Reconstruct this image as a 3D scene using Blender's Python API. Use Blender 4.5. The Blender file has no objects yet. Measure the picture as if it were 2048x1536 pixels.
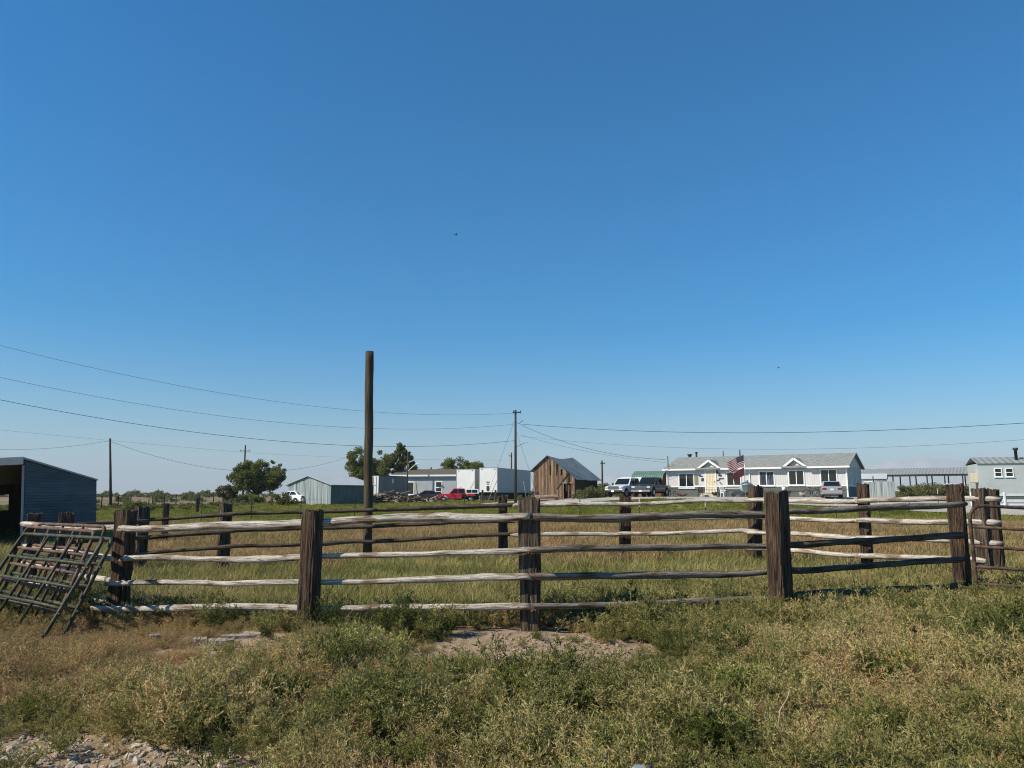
import bpy, bmesh, math, random
from mathutils import Vector, Matrix, noise
R = math.radians
sc = bpy.context.scene
C = sc.collection

# ------------------------------------------------------------------ camera
FPX, CAM_Z = 1500.0, 1.6
PITCH = math.atan(222 / 1500.0)
cam_data = bpy.data.cameras.new('camera')
cam = bpy.data.objects.new('camera', cam_data)
C.objects.link(cam)
cam.location = (0, 0, CAM_Z)
cam.rotation_euler = (R(90) + PITCH, 0, 0)
cam_data.sensor_width = 36
cam_data.lens = FPX / 2048 * 36
cam_data.clip_start = 0.1
cam_data.clip_end = 40000
sc.camera = cam

# ------------------------------------------------------------------ sky, sun, exposure
SUN_EL = R(41)
SUN_DIR = Vector((-0.927 * math.cos(SUN_EL), -0.375 * math.cos(SUN_EL), math.sin(SUN_EL)))  # towards the sun
world = bpy.data.worlds.new('World')
sc.world = world
world.use_nodes = True
wn = world.node_tree.nodes
wn.clear()
sky = wn.new('ShaderNodeTexSky')
sky.sky_type = 'NISHITA'
sky.sun_disc = False
sky.sun_elevation = SUN_EL
sky.sun_rotation = math.atan2(SUN_DIR.x, SUN_DIR.y)
sky.altitude = 1400
sky.air_density = 1.5
sky.dust_density = 0.4
sky.ozone_density = 10.0
bg = wn.new('ShaderNodeBackground')
bg.inputs[1].default_value = 0.100
wo = wn.new('ShaderNodeOutputWorld')
hue = wn.new('ShaderNodeHueSaturation')   # the photograph's deep, saturated blue, over the whole sky alike
hue.inputs['Saturation'].default_value = 1.36
hue.inputs['Hue'].default_value = 0.494
world.node_tree.links.new(sky.outputs[0], hue.inputs['Color'])
world.node_tree.links.new(hue.outputs[0], bg.inputs[0])
world.node_tree.links.new(bg.outputs[0], wo.inputs[0])
sun_data = bpy.data.lights.new('sun', 'SUN')
sun_data.energy = 5.0
sun_data.angle = R(0.53)
sun_data.color = (1.0, 0.91, 0.72)
sun = bpy.data.objects.new('sun', sun_data)
C.objects.link(sun)
sun.location = (-40, -10, 40)
sun.rotation_euler = SUN_DIR.to_track_quat('Z', 'Y').to_euler()
sc.view_settings.view_transform = 'Standard'
sc.view_settings.look = 'None'
sc.view_settings.exposure = 0.32
sc.view_settings.gamma = 1.0
sc.view_settings.use_curve_mapping = False
sc.cycles.use_denoising = True
sc.cycles.filter_width = 1.05
sc.cycles.denoising_prefilter = 'NONE'
sc.cycles.max_bounces = 6
sc.cycles.transparent_max_bounces = 8
sc.cycles.volume_bounces = 0

# ------------------------------------------------------------------ measuring the photograph
PC, PS = math.cos(PITCH), math.sin(PITCH)
def at(u, v, D):
    """world point seen at photo pixel (u, v) when it stands D metres in front of the camera"""
    t = D / (FPX * PC + (v - 768) * PS)
    return Vector(((u - 1024) * t, D, CAM_Z + t * (FPX * PS - (v - 768) * PC)))
def kx(u):
    return at(u, 985, 1.0).x
def along(u, cx, cy, a):
    """distance from corner (cx, cy) to the left along (-cos a, sin a) where the wall meets column u"""
    k = kx(u)
    return (cx - k * cy) / (math.cos(a) + k * math.sin(a))
def S(a, b, t):
    t = max(0.0, min(1.0, (t - a) / (b - a)))
    return t * t * (3 - 2 * t)
def gz(x, y):
    """height of the ground"""
    r = S(-6, 14, x)
    z = (0.75 + 0.63 * r) * S(45, 100 - 32 * r, y)
    z *= 1 - 0.9 * S(24, 46, -x) * (1 - S(110, 190, y))
    z += 0.25 * S(120, 260, y)
    z -= 0.15 * S(1.5, 6, -x) * (1 - S(22, 36, y))
    d = math.hypot((x - 0.15) / 1.5, (y - 8.5) / 1.5)
    z += 0.05 * (1 - S(0.0, 1.0, d))
    if y < 60:
        z += 0.035 * noise.noise((x * 0.45, y * 0.45, 3.1)) * S(0, 6, y)
    return z

# ------------------------------------------------------------------ object helpers
def tag(o, label=None, cat=None, group=None, kind=None):
    if label: o['label'] = label
    if cat: o['category'] = cat
    if group: o['group'] = group
    if kind: o['kind'] = kind
    return o
def thing(name, loc, rz=0, label=None, cat=None, group=None):
    o = bpy.data.objects.new(name, None)
    C.objects.link(o)
    o.empty_display_size = 0.2
    o.location = loc
    o.rotation_euler = (0, 0, rz)
    return tag(o, label, cat, group)
def copy_tree(o, parent=None):
    c = o.copy()
    C.objects.link(c)
    if parent: c.parent = parent
    for ch in o.children:
        copy_tree(ch, c)
    return c
class MB:
    """collects shapes, then links them as one mesh object"""
    def __init__(s):
        s.v, s.f, s.m, s.sm = [], [], [], []
    def face(s, pts, m=0, sm=False):
        n = len(s.v)
        s.v += [tuple(p) for p in pts]
        s.f.append(tuple(range(n, n + len(pts)))); s.m.append(m); s.sm.append(sm)
    def box(s, c, d, rz=0.0, m=0, tilt=None):
        mt = Matrix.Translation(c) @ Matrix.Rotation(rz, 4, 'Z')
        if tilt: mt = mt @ tilt
        n = len(s.v)
        for sx in (-.5, .5):
            for sy in (-.5, .5):
                for sz in (-.5, .5):
                    s.v.append(tuple(mt @ Vector((sx * d[0], sy * d[1], sz * d[2]))))
        for q in ((0, 1, 3, 2), (4, 6, 7, 5), (0, 4, 5, 1), (2, 3, 7, 6), (0, 2, 6, 4), (1, 5, 7, 3)):
            s.f.append(tuple(n + i for i in q)); s.m.append(m); s.sm.append(False)
        return s
    def bx(s, x0, x1, y0, y1, z0, z1, m=0):
        return s.box(((x0 + x1) / 2, (y0 + y1) / 2, (z0 + z1) / 2), (abs(x1 - x0), abs(y1 - y0), abs(z1 - z0)), 0, m)
    def beam(s, a, b, w, h, m=0):
        a, b = Vector(a), Vector(b)
        d = b - a
        q = d.to_track_quat('X', 'Z').to_matrix().to_4x4()
        mt = Matrix.Translation((a + b) / 2) @ q
        n = len(s.v)
        for sx in (-.5, .5):
            for sy in (-.5, .5):
                for sz in (-.5, .5):
                    s.v.append(tuple(mt @ Vector((sx * d.length, sy * w, sz * h))))
        for q in ((0, 1, 3, 2), (4, 6, 7, 5), (0, 4, 5, 1), (2, 3, 7, 6), (0, 2, 6, 4), (1, 5, 7, 3)):
            s.f.append(tuple(n + i for i in q)); s.m.append(m); s.sm.append(False)
        return s
    def tube(s, pts, rad, n=8, m=0, cap=True, sm=True):
        pts = [Vector(p) for p in pts]
        if not isinstance(rad, (list, tuple)): rad = [rad] * len(pts)
        base = len(s.v)
        up = None
        for i, p in enumerate(pts):
            a = pts[max(i - 1, 0)]; b = pts[min(i + 1, len(pts) - 1)]
            d = (b - a).normalized()
            if up is None:
                up = Vector((0, 0, 1)) if abs(d.z) < 0.9 else Vector((1, 0, 0))
            x = up.cross(d).normalized(); y = d.cross(x).normalized(); up = y
            for j in range(n):
                t = 2 * math.pi * j / n
                s.v.append(tuple(p + x * (math.cos(t) * rad[i]) + y * (math.sin(t) * rad[i])))
        for i in range(len(pts) - 1):
            for j in range(n):
                k = (j + 1) % n
                s.f.append((base + i * n + j, base + i * n + k, base + (i + 1) * n + k, base + (i + 1) * n + j))
                s.m.append(m); s.sm.append(sm)
        if cap:
            s.f.append(tuple(base + j for j in range(n))[::-1]); s.m.append(m); s.sm.append(False)
            e = base + (len(pts) - 1) * n
            s.f.append(tuple(e + j for j in range(n))); s.m.append(m); s.sm.append(False)
        return s
    def extrude(s, poly, y0, y1, m=0, wfun=None):
        """polygon in (x, z) swept along y; wfun(z) narrows the width"""
        n = len(poly); b = len(s.v)
        w = wfun or (lambda z: 1.0)
        for (x, z) in poly: s.v.append((x, y0 * w(z), z))
        for (x, z) in poly: s.v.append((x, y1 * w(z), z))
        s.f.append(tuple(b + i for i in range(n))); s.m.append(m); s.sm.append(False)
        s.f.append(tuple(b + n + i for i in range(n))[::-1]); s.m.append(m); s.sm.append(False)
        for i in range(n):
            j = (i + 1) % n
            s.f.append((b + i, b + n + i, b + n + j, b + j)); s.m.append(m); s.sm.append(False)
        return s
    def build(s, name, mats, parent=None, loc=None, rz=0.0, mtx=None, bevel=0.0, seg=1):
        me = bpy.data.meshes.new(name)
        me.from_pydata(s.v, [], s.f)
        if not isinstance(mats, (list, tuple)): mats = [mats]
        for mm in mats: me.materials.append(mm)
        me.polygons.foreach_set('material_index', s.m)
        me.polygons.foreach_set('use_smooth', s.sm)
        bm = bmesh.new(); bm.from_mesh(me)
        bmesh.ops.recalc_face_normals(bm, faces=bm.faces)
        if bevel:
            es = [e for e in bm.edges if len(e.link_faces) == 2 and e.calc_face_angle(0) > 0.5]
            bmesh.ops.bevel(bm, geom=es, offset=bevel, segments=seg, affect='EDGES', clamp_overlap=True)
        bm.to_mesh(me); bm.free()
        me.update()
        o = bpy.data.objects.new(name, me)
        C.objects.link(o)
        if parent: o.parent = parent
        if mtx is not None: o.matrix_basis = mtx
        else:
            if loc is not None: o.location = loc
            o.rotation_euler = (0, 0, rz)
        return o

# ------------------------------------------------------------------ materials
def newmat(name):
    m = bpy.data.materials.new(name); m.use_nodes = True
    nt = m.node_tree
    return m, nt, nt.nodes['Principled BSDF'], nt.nodes, nt.links
def c4(c): return (c[0], c[1], c[2], 1)
def ramp(nodes, cols, interp='LINEAR'):
    r = nodes.new('ShaderNodeValToRGB')
    r.color_ramp.interpolation = interp
    el = r.color_ramp.elements
    while len(el) < len(cols): el.new(0.5)
    for e, (p, c) in zip(el, cols):
        e.position = p; e.color = c4(c)
    return r
def noise_node(nodes, links, scale, stretch=(1, 1, 1), detail=4, rough=0.6, coord='Object', dist=0.0):
    if coord == 'World':
        tc = nodes.new('ShaderNodeNewGeometry'); out = tc.outputs['Position']
    else:
        tc = nodes.new('ShaderNodeTexCoord'); out = tc.outputs[coord]
    mp = nodes.new('ShaderNodeMapping'); mp.inputs['Scale'].default_value = stretch
    links.new(out, mp.inputs[0])
    n = nodes.new('ShaderNodeTexNoise')
    n.inputs['Scale'].default_value = scale; n.inputs['Detail'].default_value = detail
    n.inputs['Roughness'].default_value = rough; n.inputs['Distortion'].default_value = dist
    links.new(mp.outputs[0], n.inputs['Vector'])
    return n
def mat(name, cols, rough=0.7, metal=0.0, scale=4.0, stretch=(1, 1, 1), bump=0.0, bscale=None, spec=0.3, coord='Object', dist=0.02, lo=0.32, hi=0.68):
    m, nt, b, N, Lk = newmat(name)
    b.inputs['Roughness'].default_value = rough
    b.inputs['Metallic'].default_value = metal
    b.inputs['Specular IOR Level'].default_value = spec
    if len(cols) == 1:
        b.inputs['Base Color'].default_value = c4(cols[0])
    else:
        n = noise_node(N, Lk, scale, stretch, coord=coord)
        k = len(cols)
        r = ramp(N, [(lo + (hi - lo) * i / (k - 1), c) for i, c in enumerate(cols)])
        Lk.new(n.outputs['Fac'], r.inputs[0]); Lk.new(r.outputs[0], b.inputs['Base Color'])
    if bump:
        n2 = noise_node(N, Lk, bscale or scale * 3, stretch, coord=coord, detail=6)
        bp = N.new('ShaderNodeBump'); bp.inputs['Strength'].default_value = bump; bp.inputs['Distance'].default_value = dist
        Lk.new(n2.outputs['Fac'], bp.inputs['Height']); Lk.new(bp.outputs[0], b.inputs['Normal'])
    return m
def ribbed(name, cols, axis, period, rough=0.45, metal=0.6, amp=0.02, scale=1.2, shape='SIN', stretch=(1, 1, 1), bands=None):
    """sheet metal or siding with ribs: relief along one local axis"""
    m = mat(name, cols, rough, metal, scale, stretch)
    nt = m.node_tree; N, Lk = nt.nodes, nt.links
    tc = N.new('ShaderNodeTexCoord'); w = N.new('ShaderNodeTexWave')
    w.wave_type = 'BANDS'; w.bands_direction = axis; w.wave_profile = shape
    w.inputs['Scale'].default_value = 0.314159 / period * 1.0
    w.inputs['Distortion'].default_value = 0.0
    Lk.new(tc.outputs['Object'], w.inputs['Vector'])
    bp = N.new('ShaderNodeBump'); bp.inputs['Strength'].default_value = 1.0; bp.inputs['Distance'].default_value = amp
    Lk.new(w.outputs['Fac'], bp.inputs['Height']); Lk.new(bp.outputs[0], N['Principled BSDF'].inputs['Normal'])
    return m
def leafmat(name, cols, patch=0.5, trans=0.3, fine=14.0, obj_random=0.35, thin=False):
    """plants: colour drifts from patch to patch, from plant to plant and from leaf to leaf"""
    m = bpy.data.materials.new(name); m.use_nodes = True
    nt = m.node_tree; N, Lk = nt.nodes, nt.links
    N.clear()
    n1 = noise_node(N, Lk, patch, coord='World', detail=3)
    n2 = noise_node(N, Lk, fine, coord='World', detail=2)
    oi = N.new('ShaderNodeObjectInfo')
    def math_(op, a, b):
        q = N.new('ShaderNodeMath'); q.operation = op
        for i, x in enumerate((a, b)):
            if isinstance(x, (int, float)): q.inputs[i].default_value = x
            else: Lk.new(x, q.inputs[i])
        return q.outputs[0]
    t = math_('MULTIPLY', math_('SUBTRACT', n1.outputs['Fac'], 0.5), 2.2)
    t = math_('ADD', t, math_('MULTIPLY', math_('SUBTRACT', oi.outputs['Random'], 0.5), obj_random))
    t = math_('ADD', t, math_('MULTIPLY', math_('SUBTRACT', n2.outputs['Fac'], 0.5), 0.9))
    t = math_('ADD', t, 0.5)
    k = len(cols)
    r = ramp(N, [(i / (k - 1), c) for i, c in enumerate(cols)])
    Lk.new(t, r.inputs[0])
    d = N.new('ShaderNodeBsdfDiffuse'); tr = N.new('ShaderNodeBsdfTranslucent'); mx = N.new('ShaderNodeMixShader')
    mx.inputs[0].default_value = trans
    Lk.new(r.outputs[0], d.inputs[0]); Lk.new(r.outputs[0], tr.inputs[0])
    Lk.new(d.outputs[0], mx.inputs[1]); Lk.new(tr.outputs[0], mx.inputs[2])
    o = N.new('ShaderNodeOutputMaterial'); Lk.new(mx.outputs[0], o.inputs[0])
    return m
def glassmat(name, col, rough=0.06):
    m, nt, b, N, Lk = newmat(name)
    b.inputs['Base Color'].default_value = c4(col); b.inputs['Roughness'].default_value = rough
    b.inputs['Specular IOR Level'].default_value = 0.5
    return m

M = {}
M['tie'] = mat('tie_wood', [(0.02, 0.012, 0.009), (0.075, 0.045, 0.029), (0.13, 0.085, 0.056), (0.22, 0.155, 0.105)], 0.9, 0, 5, (7, 7, 0.45), 1.0, 13, dist=0.05, lo=0.34, hi=0.74)
M['tie_grey'] = mat('weathered_tie_wood', [(0.02, 0.014, 0.01), (0.085, 0.06, 0.042), (0.16, 0.12, 0.085), (0.28, 0.22, 0.165)], 0.92, 0, 5, (7, 7, 0.45), 1.0, 13, dist=0.05, lo=0.34, hi=0.72)
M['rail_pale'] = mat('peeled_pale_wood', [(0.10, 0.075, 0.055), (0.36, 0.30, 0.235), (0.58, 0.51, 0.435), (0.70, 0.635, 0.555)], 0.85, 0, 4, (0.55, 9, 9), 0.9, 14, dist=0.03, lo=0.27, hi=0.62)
M['rail_grey'] = mat('weathered_grey_wood_shade', [(0.05, 0.036, 0.026), (0.17, 0.132, 0.10), (0.27, 0.22, 0.175), (0.38, 0.32, 0.26)], 0.88, 0, 4, (0.55, 9, 9), 0.9, 14, dist=0.03, lo=0.28, hi=0.66)  # darker rail wood, with shade mixed into the grey
M['rail_brown'] = mat('weathered_brown_wood_shade', [(0.04, 0.027, 0.018), (0.12, 0.085, 0.06), (0.21, 0.16, 0.115)], 0.9, 0, 4, (0.55, 9, 9), 0.9, 14, dist=0.03, lo=0.28, hi=0.68)  # browner rail wood, its colour also carrying the rails' shade
def cracked(m):
    nt = m.node_tree; N, Lk = nt.nodes, nt.links; b = N['Principled BSDF']
    src = b.inputs['Base Color'].links[0].from_socket
    n = noise_node(N, Lk, 3.0, (0.30, 14, 14), detail=2)
    r = ramp(N, [(0.0, (1, 1, 1)), (0.455, (1, 1, 1)), (0.485, (.22, .18, .15)), (0.515, (1, 1, 1))])
    Lk.new(n.outputs['Fac'], r.inputs[0])
    n2 = noise_node(N, Lk, 2.2, (1, 3, 3), detail=5)
    r2 = ramp(N, [(0.56, (1, 1, 1)), (0.66, (.5, .40, .32))])
    Lk.new(n2.outputs['Fac'], r2.inputs[0])
    for rr in (r, r2):
        mx = N.new('ShaderNodeMixRGB'); mx.blend_type = 'MULTIPLY'; mx.inputs[0].default_value = 1
        Lk.new(src, mx.inputs[1]); Lk.new(rr.outputs[0], mx.inputs[2]); src = mx.outputs[0]
    Lk.new(src, b.inputs['Base Color'])
for k_ in ('rail_pale', 'rail_grey', 'rail_brown'): cracked(M[k_])
M['pole'] = mat('treated_pole_wood', [(0.03, 0.022, 0.014), (0.075, 0.058, 0.036), (0.12, 0.098, 0.062)], 0.9, 0, 4, (6, 6, 0.25), 0.9, 12, dist=0.03, lo=.3, hi=.7)
M['pole_far'] = mat('utility_pole_wood', [(0.035, 0.029, 0.023), (0.07, 0.058, 0.045)], 0.9, 0, 3, (3, 3, 0.3))
M['gate_green'] = mat('flaking_green_paint', [(0.022, 0.026, 0.013), (0.05, 0.052, 0.028), (0.12, 0.095, 0.06)], 0.6, 0.0, 9, (1, 1, 1), 0.25, 40, dist=0.003, lo=0.35, hi=0.75)
M['gate_rust'] = mat('rusted_pink_paint', [(0.055, 0.03, 0.02), (0.11, 0.062, 0.045), (0.17, 0.105, 0.08)], 0.65, 0.0, 9, (1, 1, 1), 0.25, 40, dist=0.003)
M['gate_brown'] = mat('rusted_brown_steel', [(0.03, 0.02, 0.015), (0.075, 0.045, 0.032), (0.14, 0.085, 0.06)], 0.7, 0.2, 9, (1, 1, 1), 0.25, 40, dist=0.003)
M['boards_shade'] = mat('dark_boards_and_shade', [(0.03, 0.024, 0.018), (0.06, 0.045, 0.035)], .9, 0, 3, (5, 5, .35))  # dark boards, also standing in for shade inside the steel shed
M['white'] = mat('white_paint', [(0.74, 0.74, 0.73), (0.82, 0.82, 0.81)], 0.5, 0, 2)
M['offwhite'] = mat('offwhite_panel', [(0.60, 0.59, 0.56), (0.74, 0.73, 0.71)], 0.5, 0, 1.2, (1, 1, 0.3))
M['black'] = mat('black_rubber', [(0.012, 0.012, 0.012), (0.03, 0.03, 0.028)], 0.75, 0, 6)
M['dark_metal'] = mat('dark_steel', [(0.03, 0.03, 0.032), (0.06, 0.055, 0.05)], 0.6, 0.3, 5)
M['chrome'] = mat('bright_metal', [(0.38, 0.38, 0.39), (0.5, 0.5, 0.5)], 0.32, 0.8, 5)
M['glass'] = glassmat('dark_window_glass', (0.012, 0.018, 0.018))
M['carglass'] = glassmat('car_glass', (0.01, 0.014, 0.014))
M['wire'] = mat('aluminium_cable', [(0.06, 0.065, 0.07)], 0.6, 0.2)

# ================================================================== the ground
def axis_steps(lims):
    out = [lims[0][0]]
    for a, b, st in lims:
        n = max(1, int(round((b - a) / st)))
        out += [a + (b - a) * (i + 1) / n for i in range(n)]
    return out
ys = axis_steps([(-60, -5, 10), (-5, 2, 1), (2, 14, 0.16), (14, 22, 0.4), (22, 48, 1.2), (48, 110, 2.5), (110, 260, 12), (260, 1000, 90), (1000, 11000, 1000)])
xs = axis_steps([(-7000, -1000, 1000), (-1000, -200, 100), (-200, -60, 12), (-60, -20, 3), (-20, -7, 0.8), (-7, 7, 0.16), (7, 20, 0.8), (20, 60, 3), (60, 200, 12), (200, 1000, 100), (1000, 7000, 1000)])
gm = bpy.data.meshes.new('ground')
nx = len(xs)
def rough(x, y):
    z = gz(x, y)
    if y < 16 and abs(x) < 9:
        d = math.hypot((x - 0.15) / 1.5, (y - 8.3) / 1.5)
        k = 1 - S(0.5, 1.3, d)
        z += 0.02 * noise.noise((x * 2.2, y * 2.2, 1)) + (0.012 + 0.02 * k) * noise.noise((x * 6.5, y * 6.5, 5)) + 0.012 * k * noise.noise((x * 14, y * 14, 9))
    return z
gm.from_pydata([(x, y, rough(x, y)) for y in ys for x in xs], [], [(j * nx + i, j * nx + i + 1, (j + 1) * nx + i + 1, (j + 1) * nx + i) for j in range(len(ys) - 1) for i in range(nx - 1)])
gm.polygons.foreach_set('use_smooth', [True] * len(gm.polygons))
ground = bpy.data.objects.new('ground', gm); C.objects.link(ground)
tag(ground, 'dry tan soil of the pasture and yard', 'ground', kind='structure')
def ground_mat():
    m, nt, b, N, Lk = newmat('pasture_soil')
    b.inputs['Roughness'].default_value = 0.95; b.inputs['Specular IOR Level'].default_value = 0.1
    n1 = noise_node(N, Lk, 0.35, coord='World', detail=5)
    n2 = noise_node(N, Lk, 7, coord='World', detail=6, rough=0.7)
    soil = ramp(N, [(0.3, (0.17, 0.12, 0.075)), (0.5, (0.31, 0.225, 0.15)), (0.7, (0.42, 0.32, 0.225))])
    Lk.new(n2.outputs['Fac'], soil.inputs[0])
    g = ramp(N, [(0.3, (0.10, 0.12, 0.035)), (0.5, (0.16, 0.17, 0.055)), (0.72, (0.25, 0.21, 0.09))])
    n3 = noise_node(N, Lk, 0.22, (1, 0.35, 1), coord='World', detail=6, rough=0.7)
    Lk.new(n3.outputs['Fac'], g.inputs[0])
    far = ramp(N, [(0.35, (0.10, 0.09, 0.045)), (0.5, (0.20, 0.155, 0.09)), (0.65, (0.28, 0.225, 0.14))])
    n4 = noise_node(N, Lk, 0.04, (1, 0.5, 1), coord='World', detail=8, rough=0.75)
    Lk.new(n4.outputs['Fac'], far.inputs[0])
    sep = N.new('ShaderNodeSeparateXYZ'); ge = N.new('ShaderNodeNewGeometry'); Lk.new(ge.outputs['Position'], sep.inputs[0])
    ad = N.new('ShaderNodeMath'); ad.operation = 'MULTIPLY_ADD'; ad.inputs[1].default_value = 5.0
    Lk.new(n1.outputs['Fac'], ad.inputs[0]); Lk.new(sep.outputs['Y'], ad.inputs[2])
    def step(lo, hi):
        q = N.new('ShaderNodeMapRange'); q.inputs['From Min'].default_value = lo; q.inputs['From Max'].default_value = hi
        Lk.new(ad.outputs[0], q.inputs['Value']); return q.outputs['Result']
    m1 = N.new('ShaderNodeMixRGB'); Lk.new(step(43, 46), m1.inputs[0]); Lk.new(soil.outputs[0], m1.inputs[1]); Lk.new(g.outputs[0], m1.inputs[2])
    m2 = N.new('ShaderNodeMixRGB'); Lk.new(step(84, 108), m2.inputs[0]); Lk.new(m1.outputs[0], m2.inputs[1]); Lk.new(far.outputs[0], m2.inputs[2])
    Lk.new(m2.outputs[0], b.inputs['Base Color'])
    nb = noise_node(N, Lk, 22, coord='World', detail=6, rough=0.75)
    bp = N.new('ShaderNodeBump'); bp.inputs['Strength'].default_value = 0.7; bp.inputs['Distance'].default_value = 0.03
    Lk.new(nb.outputs['Fac'], bp.inputs['Height']); Lk.new(bp.outputs[0], b.inputs['Normal'])
    return m
gm.materials.append(ground_mat())

# the gravel drive in front of the long house and the worn yard by the trucks
HA = R(33); HC = (30.18, 68.0); HZ = 1.45
def hpt(t, o):
    """t metres left along the house front, o metres out from it"""
    return HC[0] - t * math.cos(HA) - o * math.sin(HA), HC[1] + t * math.sin(HA) - o * math.cos(HA)
def sheet(name, rows, m, lift):
    v, f = [], []
    w = len(rows[0])
    for r in rows:
        for (x, y) in r: v.append((x, y, gz(x, y) + lift))
    for j in range(len(rows) - 1):
        for i in range(w - 1):
            f.append((j * w + i, j * w + i + 1, (j + 1) * w + i + 1, (j + 1) * w + i))
    me = bpy.data.meshes.new(name); me.from_pydata(v, [], f); me.materials.append(m)
    o = bpy.data.objects.new(name, me); C.objects.link(o)
    return o
M['gravel'] = mat('pale_gravel', [(0.24, 0.205, 0.17), (0.40, 0.36, 0.31), (0.52, 0.48, 0.43)], 0.95, 0, 6, bump=0.6, bscale=30, coord='World')
rows = []
for i in range(14):
    o = 0.05 + i * 13.0 / 13
    rows.append([hpt(-14 + 50 * j / 46 + 0.8 * noise.noise((j * .4, i, 2)), o * (1.0 + (0.12 * noise.noise((j * .3, 0, 7)) if i > 8 else 0))) for j in range(47)])
dw = sheet('driveway', rows, M['gravel'], 0.05)
tag(dw, 'pale gravel driveway running along the front of the long white house', 'driveway', kind='structure')

# ================================================================== the round pen
fence = thing('corral_fence', (0.2, 13.5, 0), 0, 'round corral of dark railroad tie posts and long peeled log rails', 'fence')
FO = Vector((0.2, 13.5, 0))
rnd = random.Random(11)
def tie_mesh(h, w, d, seed, chew=0.0):
    """squared timber, split along the grain, its top worn"""
    nz, ns = 30, 14
    v, f = [], []
    ring = []
    for i in range(ns): ring.append((-0.5 + i / ns, -0.5))
    for i in range(ns): ring.append((0.5, -0.5 + i / ns))
    for i in range(ns): ring.append((0.5 - i / ns, 0.5))
    for i in range(ns): ring.append((-0.5, 0.5 - i / ns))
    n = len(ring)
    for k in range(nz + 1):
        z = -0.35 + (h + 0.35) * k / nz
        for i, (a, b) in enumerate(ring):
            c = 1 - 0.07 * (max(abs(a) * 2, 0) ** 8 * max(abs(b) * 2, 0) ** 8)
            crack = noise.noise((a * 9 + seed * 3, b * 9, z * 0.7 + seed)) * 0.009 + noise.noise((a * 22 + seed, b * 22, z * 2.6)) * 0.007
            split = -0.022 * max(0, 1 - abs(noise.noise((a * 3.6 + seed, b * 3.6, z * 0.5 + seed * 2))) / 0.06) * S(-.2, .3, noise.noise((a * 2, b * 2 + seed, z * 1.1))) - 0.008 * max(0, 1 - abs(noise.noise((a * 9 + seed, b * 9 + 3, z * 0.9))) / 0.12)
            chip = split - 0.03 * max(0, noise.noise((a * 3, b * 3 + seed, z * 2.2)) - 0.25) * 2
            low = -chew * S(0.55, 0.1, z) * (0.5 + 0.5 * noise.noise((a * 5, b * 5 + seed, z * 5)))
            s_ = c + (crack + chip + low) / 0.11
            zz = z
            if k >= nz - 1: zz += 0.045 * noise.noise((a * 4, b * 4, seed)) + 0.02 * noise.noise((a * 11, b * 11, seed)) - 0.02 * (abs(a) * 2) ** 4 * (abs(b) * 2) ** 2
            v.append((a * w * s_, b * d * s_, zz))
    for k in range(nz):
        for i in range(n):
            j = (i + 1) % n
            f.append((k * n + i, k * n + j, (k + 1) * n + j, (k + 1) * n + i))
    ctr = len(v); v.append((0, 0, h - 0.012))
    for i in range(n): f.append((nz * n + i, nz * n + (i + 1) % n, ctr))
    me = bpy.data.meshes.new('post'); me.from_pydata(v, [], f)
    return me
def post(u, D, vtop, w, d, yaw, m, parent=fence, org=FO, lean=(0, 0), chew=0.0, name='post'):
    top = at(u, vtop, D)
    g = gz(top.x, top.y)
    me = tie_mesh(top.z - g, w, d, rnd.uniform(0, 50), chew)
    me.materials.append(M[m])
    o = bpy.data.objects.new(name, me); C.objects.link(o)
    o.location = Vector((top.x, top.y, g)) - org
    o.rotation_euler = (R(lean[0]), R(lean[1]), R(yaw))
    if parent: o.parent = parent
    return o
#      u     D     vtop  w    d    yaw  material lean
ring_posts = [
    (1060, 9.15, 996, .25, .20, -7, 'tie_grey', (0, -.3), .02), (623, 9.3, 1020, .21, .20, -22, 'tie', (0, .8), 0), (251, 10.35, 1020, .22, .22, -14, 'tie', (0, .6), 0),
    (70, 12.9, 1027, .21, .21, 30, 'tie', (0, 0), 0), (131, 14.6, 1026, .24, .21, 20, 'tie', (0, 1), 0), (285, 16.3, 1013, .26, .2, 60, 'tie_grey', (0, 0), 0),
    (452, 16.8, 1007, .22, .28, 40, 'tie_grey', (0, 0), 0), (1007, 18.1, 993, .21, .2, 8, 'tie', (0, -1), 0), (1247, 17.9, 994, .25, .2, 4, 'tie', (0, 1.5), 0),
    (1501, 17.1, 971, .26, .24, 30, 'tie', (0, 5), 0), (1724, 14.9, 968, .25, .2, 55, 'tie', (0, 2.2), 0), (1957, 13.6, 977, .24, .22, 38, 'tie_grey', (0, 1), 0),
    (1982, 14.9, 979, .2, .2, 38, 'tie', (0, 2), 0), (1550, 9.65, 984, .23, .22, 36, 'tie', (0, .8), 0), (1908, 11.3, 969, .23, .22, 52, 'tie', (0, .6), 0)]
for (u, D, vt, w, d, yaw, m, ln, chew) in ring_posts:
    post(u, D, vt, w, d, yaw, m, lean=ln, chew=chew)
# the tall round pole that carries the rails on the far side
pp = at(739, 703, 17.45); pb = gz(pp.x, pp.y)
mb = MB()
pts = [(0.10 * (1 - i / 24) + 0.006 * math.sin(i * .9), 0.008 * math.cos(i * .7), -0.4 + (pp.z - pb + 0.4) * i / 24) for i in range(25)]
mb.tube(pts, [0.108 - 0.012 * i / 24 + 0.002 * math.sin(i * 2.3) for i in range(25)], 18)
o = mb.build('tall_pole', M['pole'], fence, loc=Vector((pp.x, pp.y, pb)) - FO)
o['label'] = 'tall round wooden pole rising out of the far side of the corral'

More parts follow.
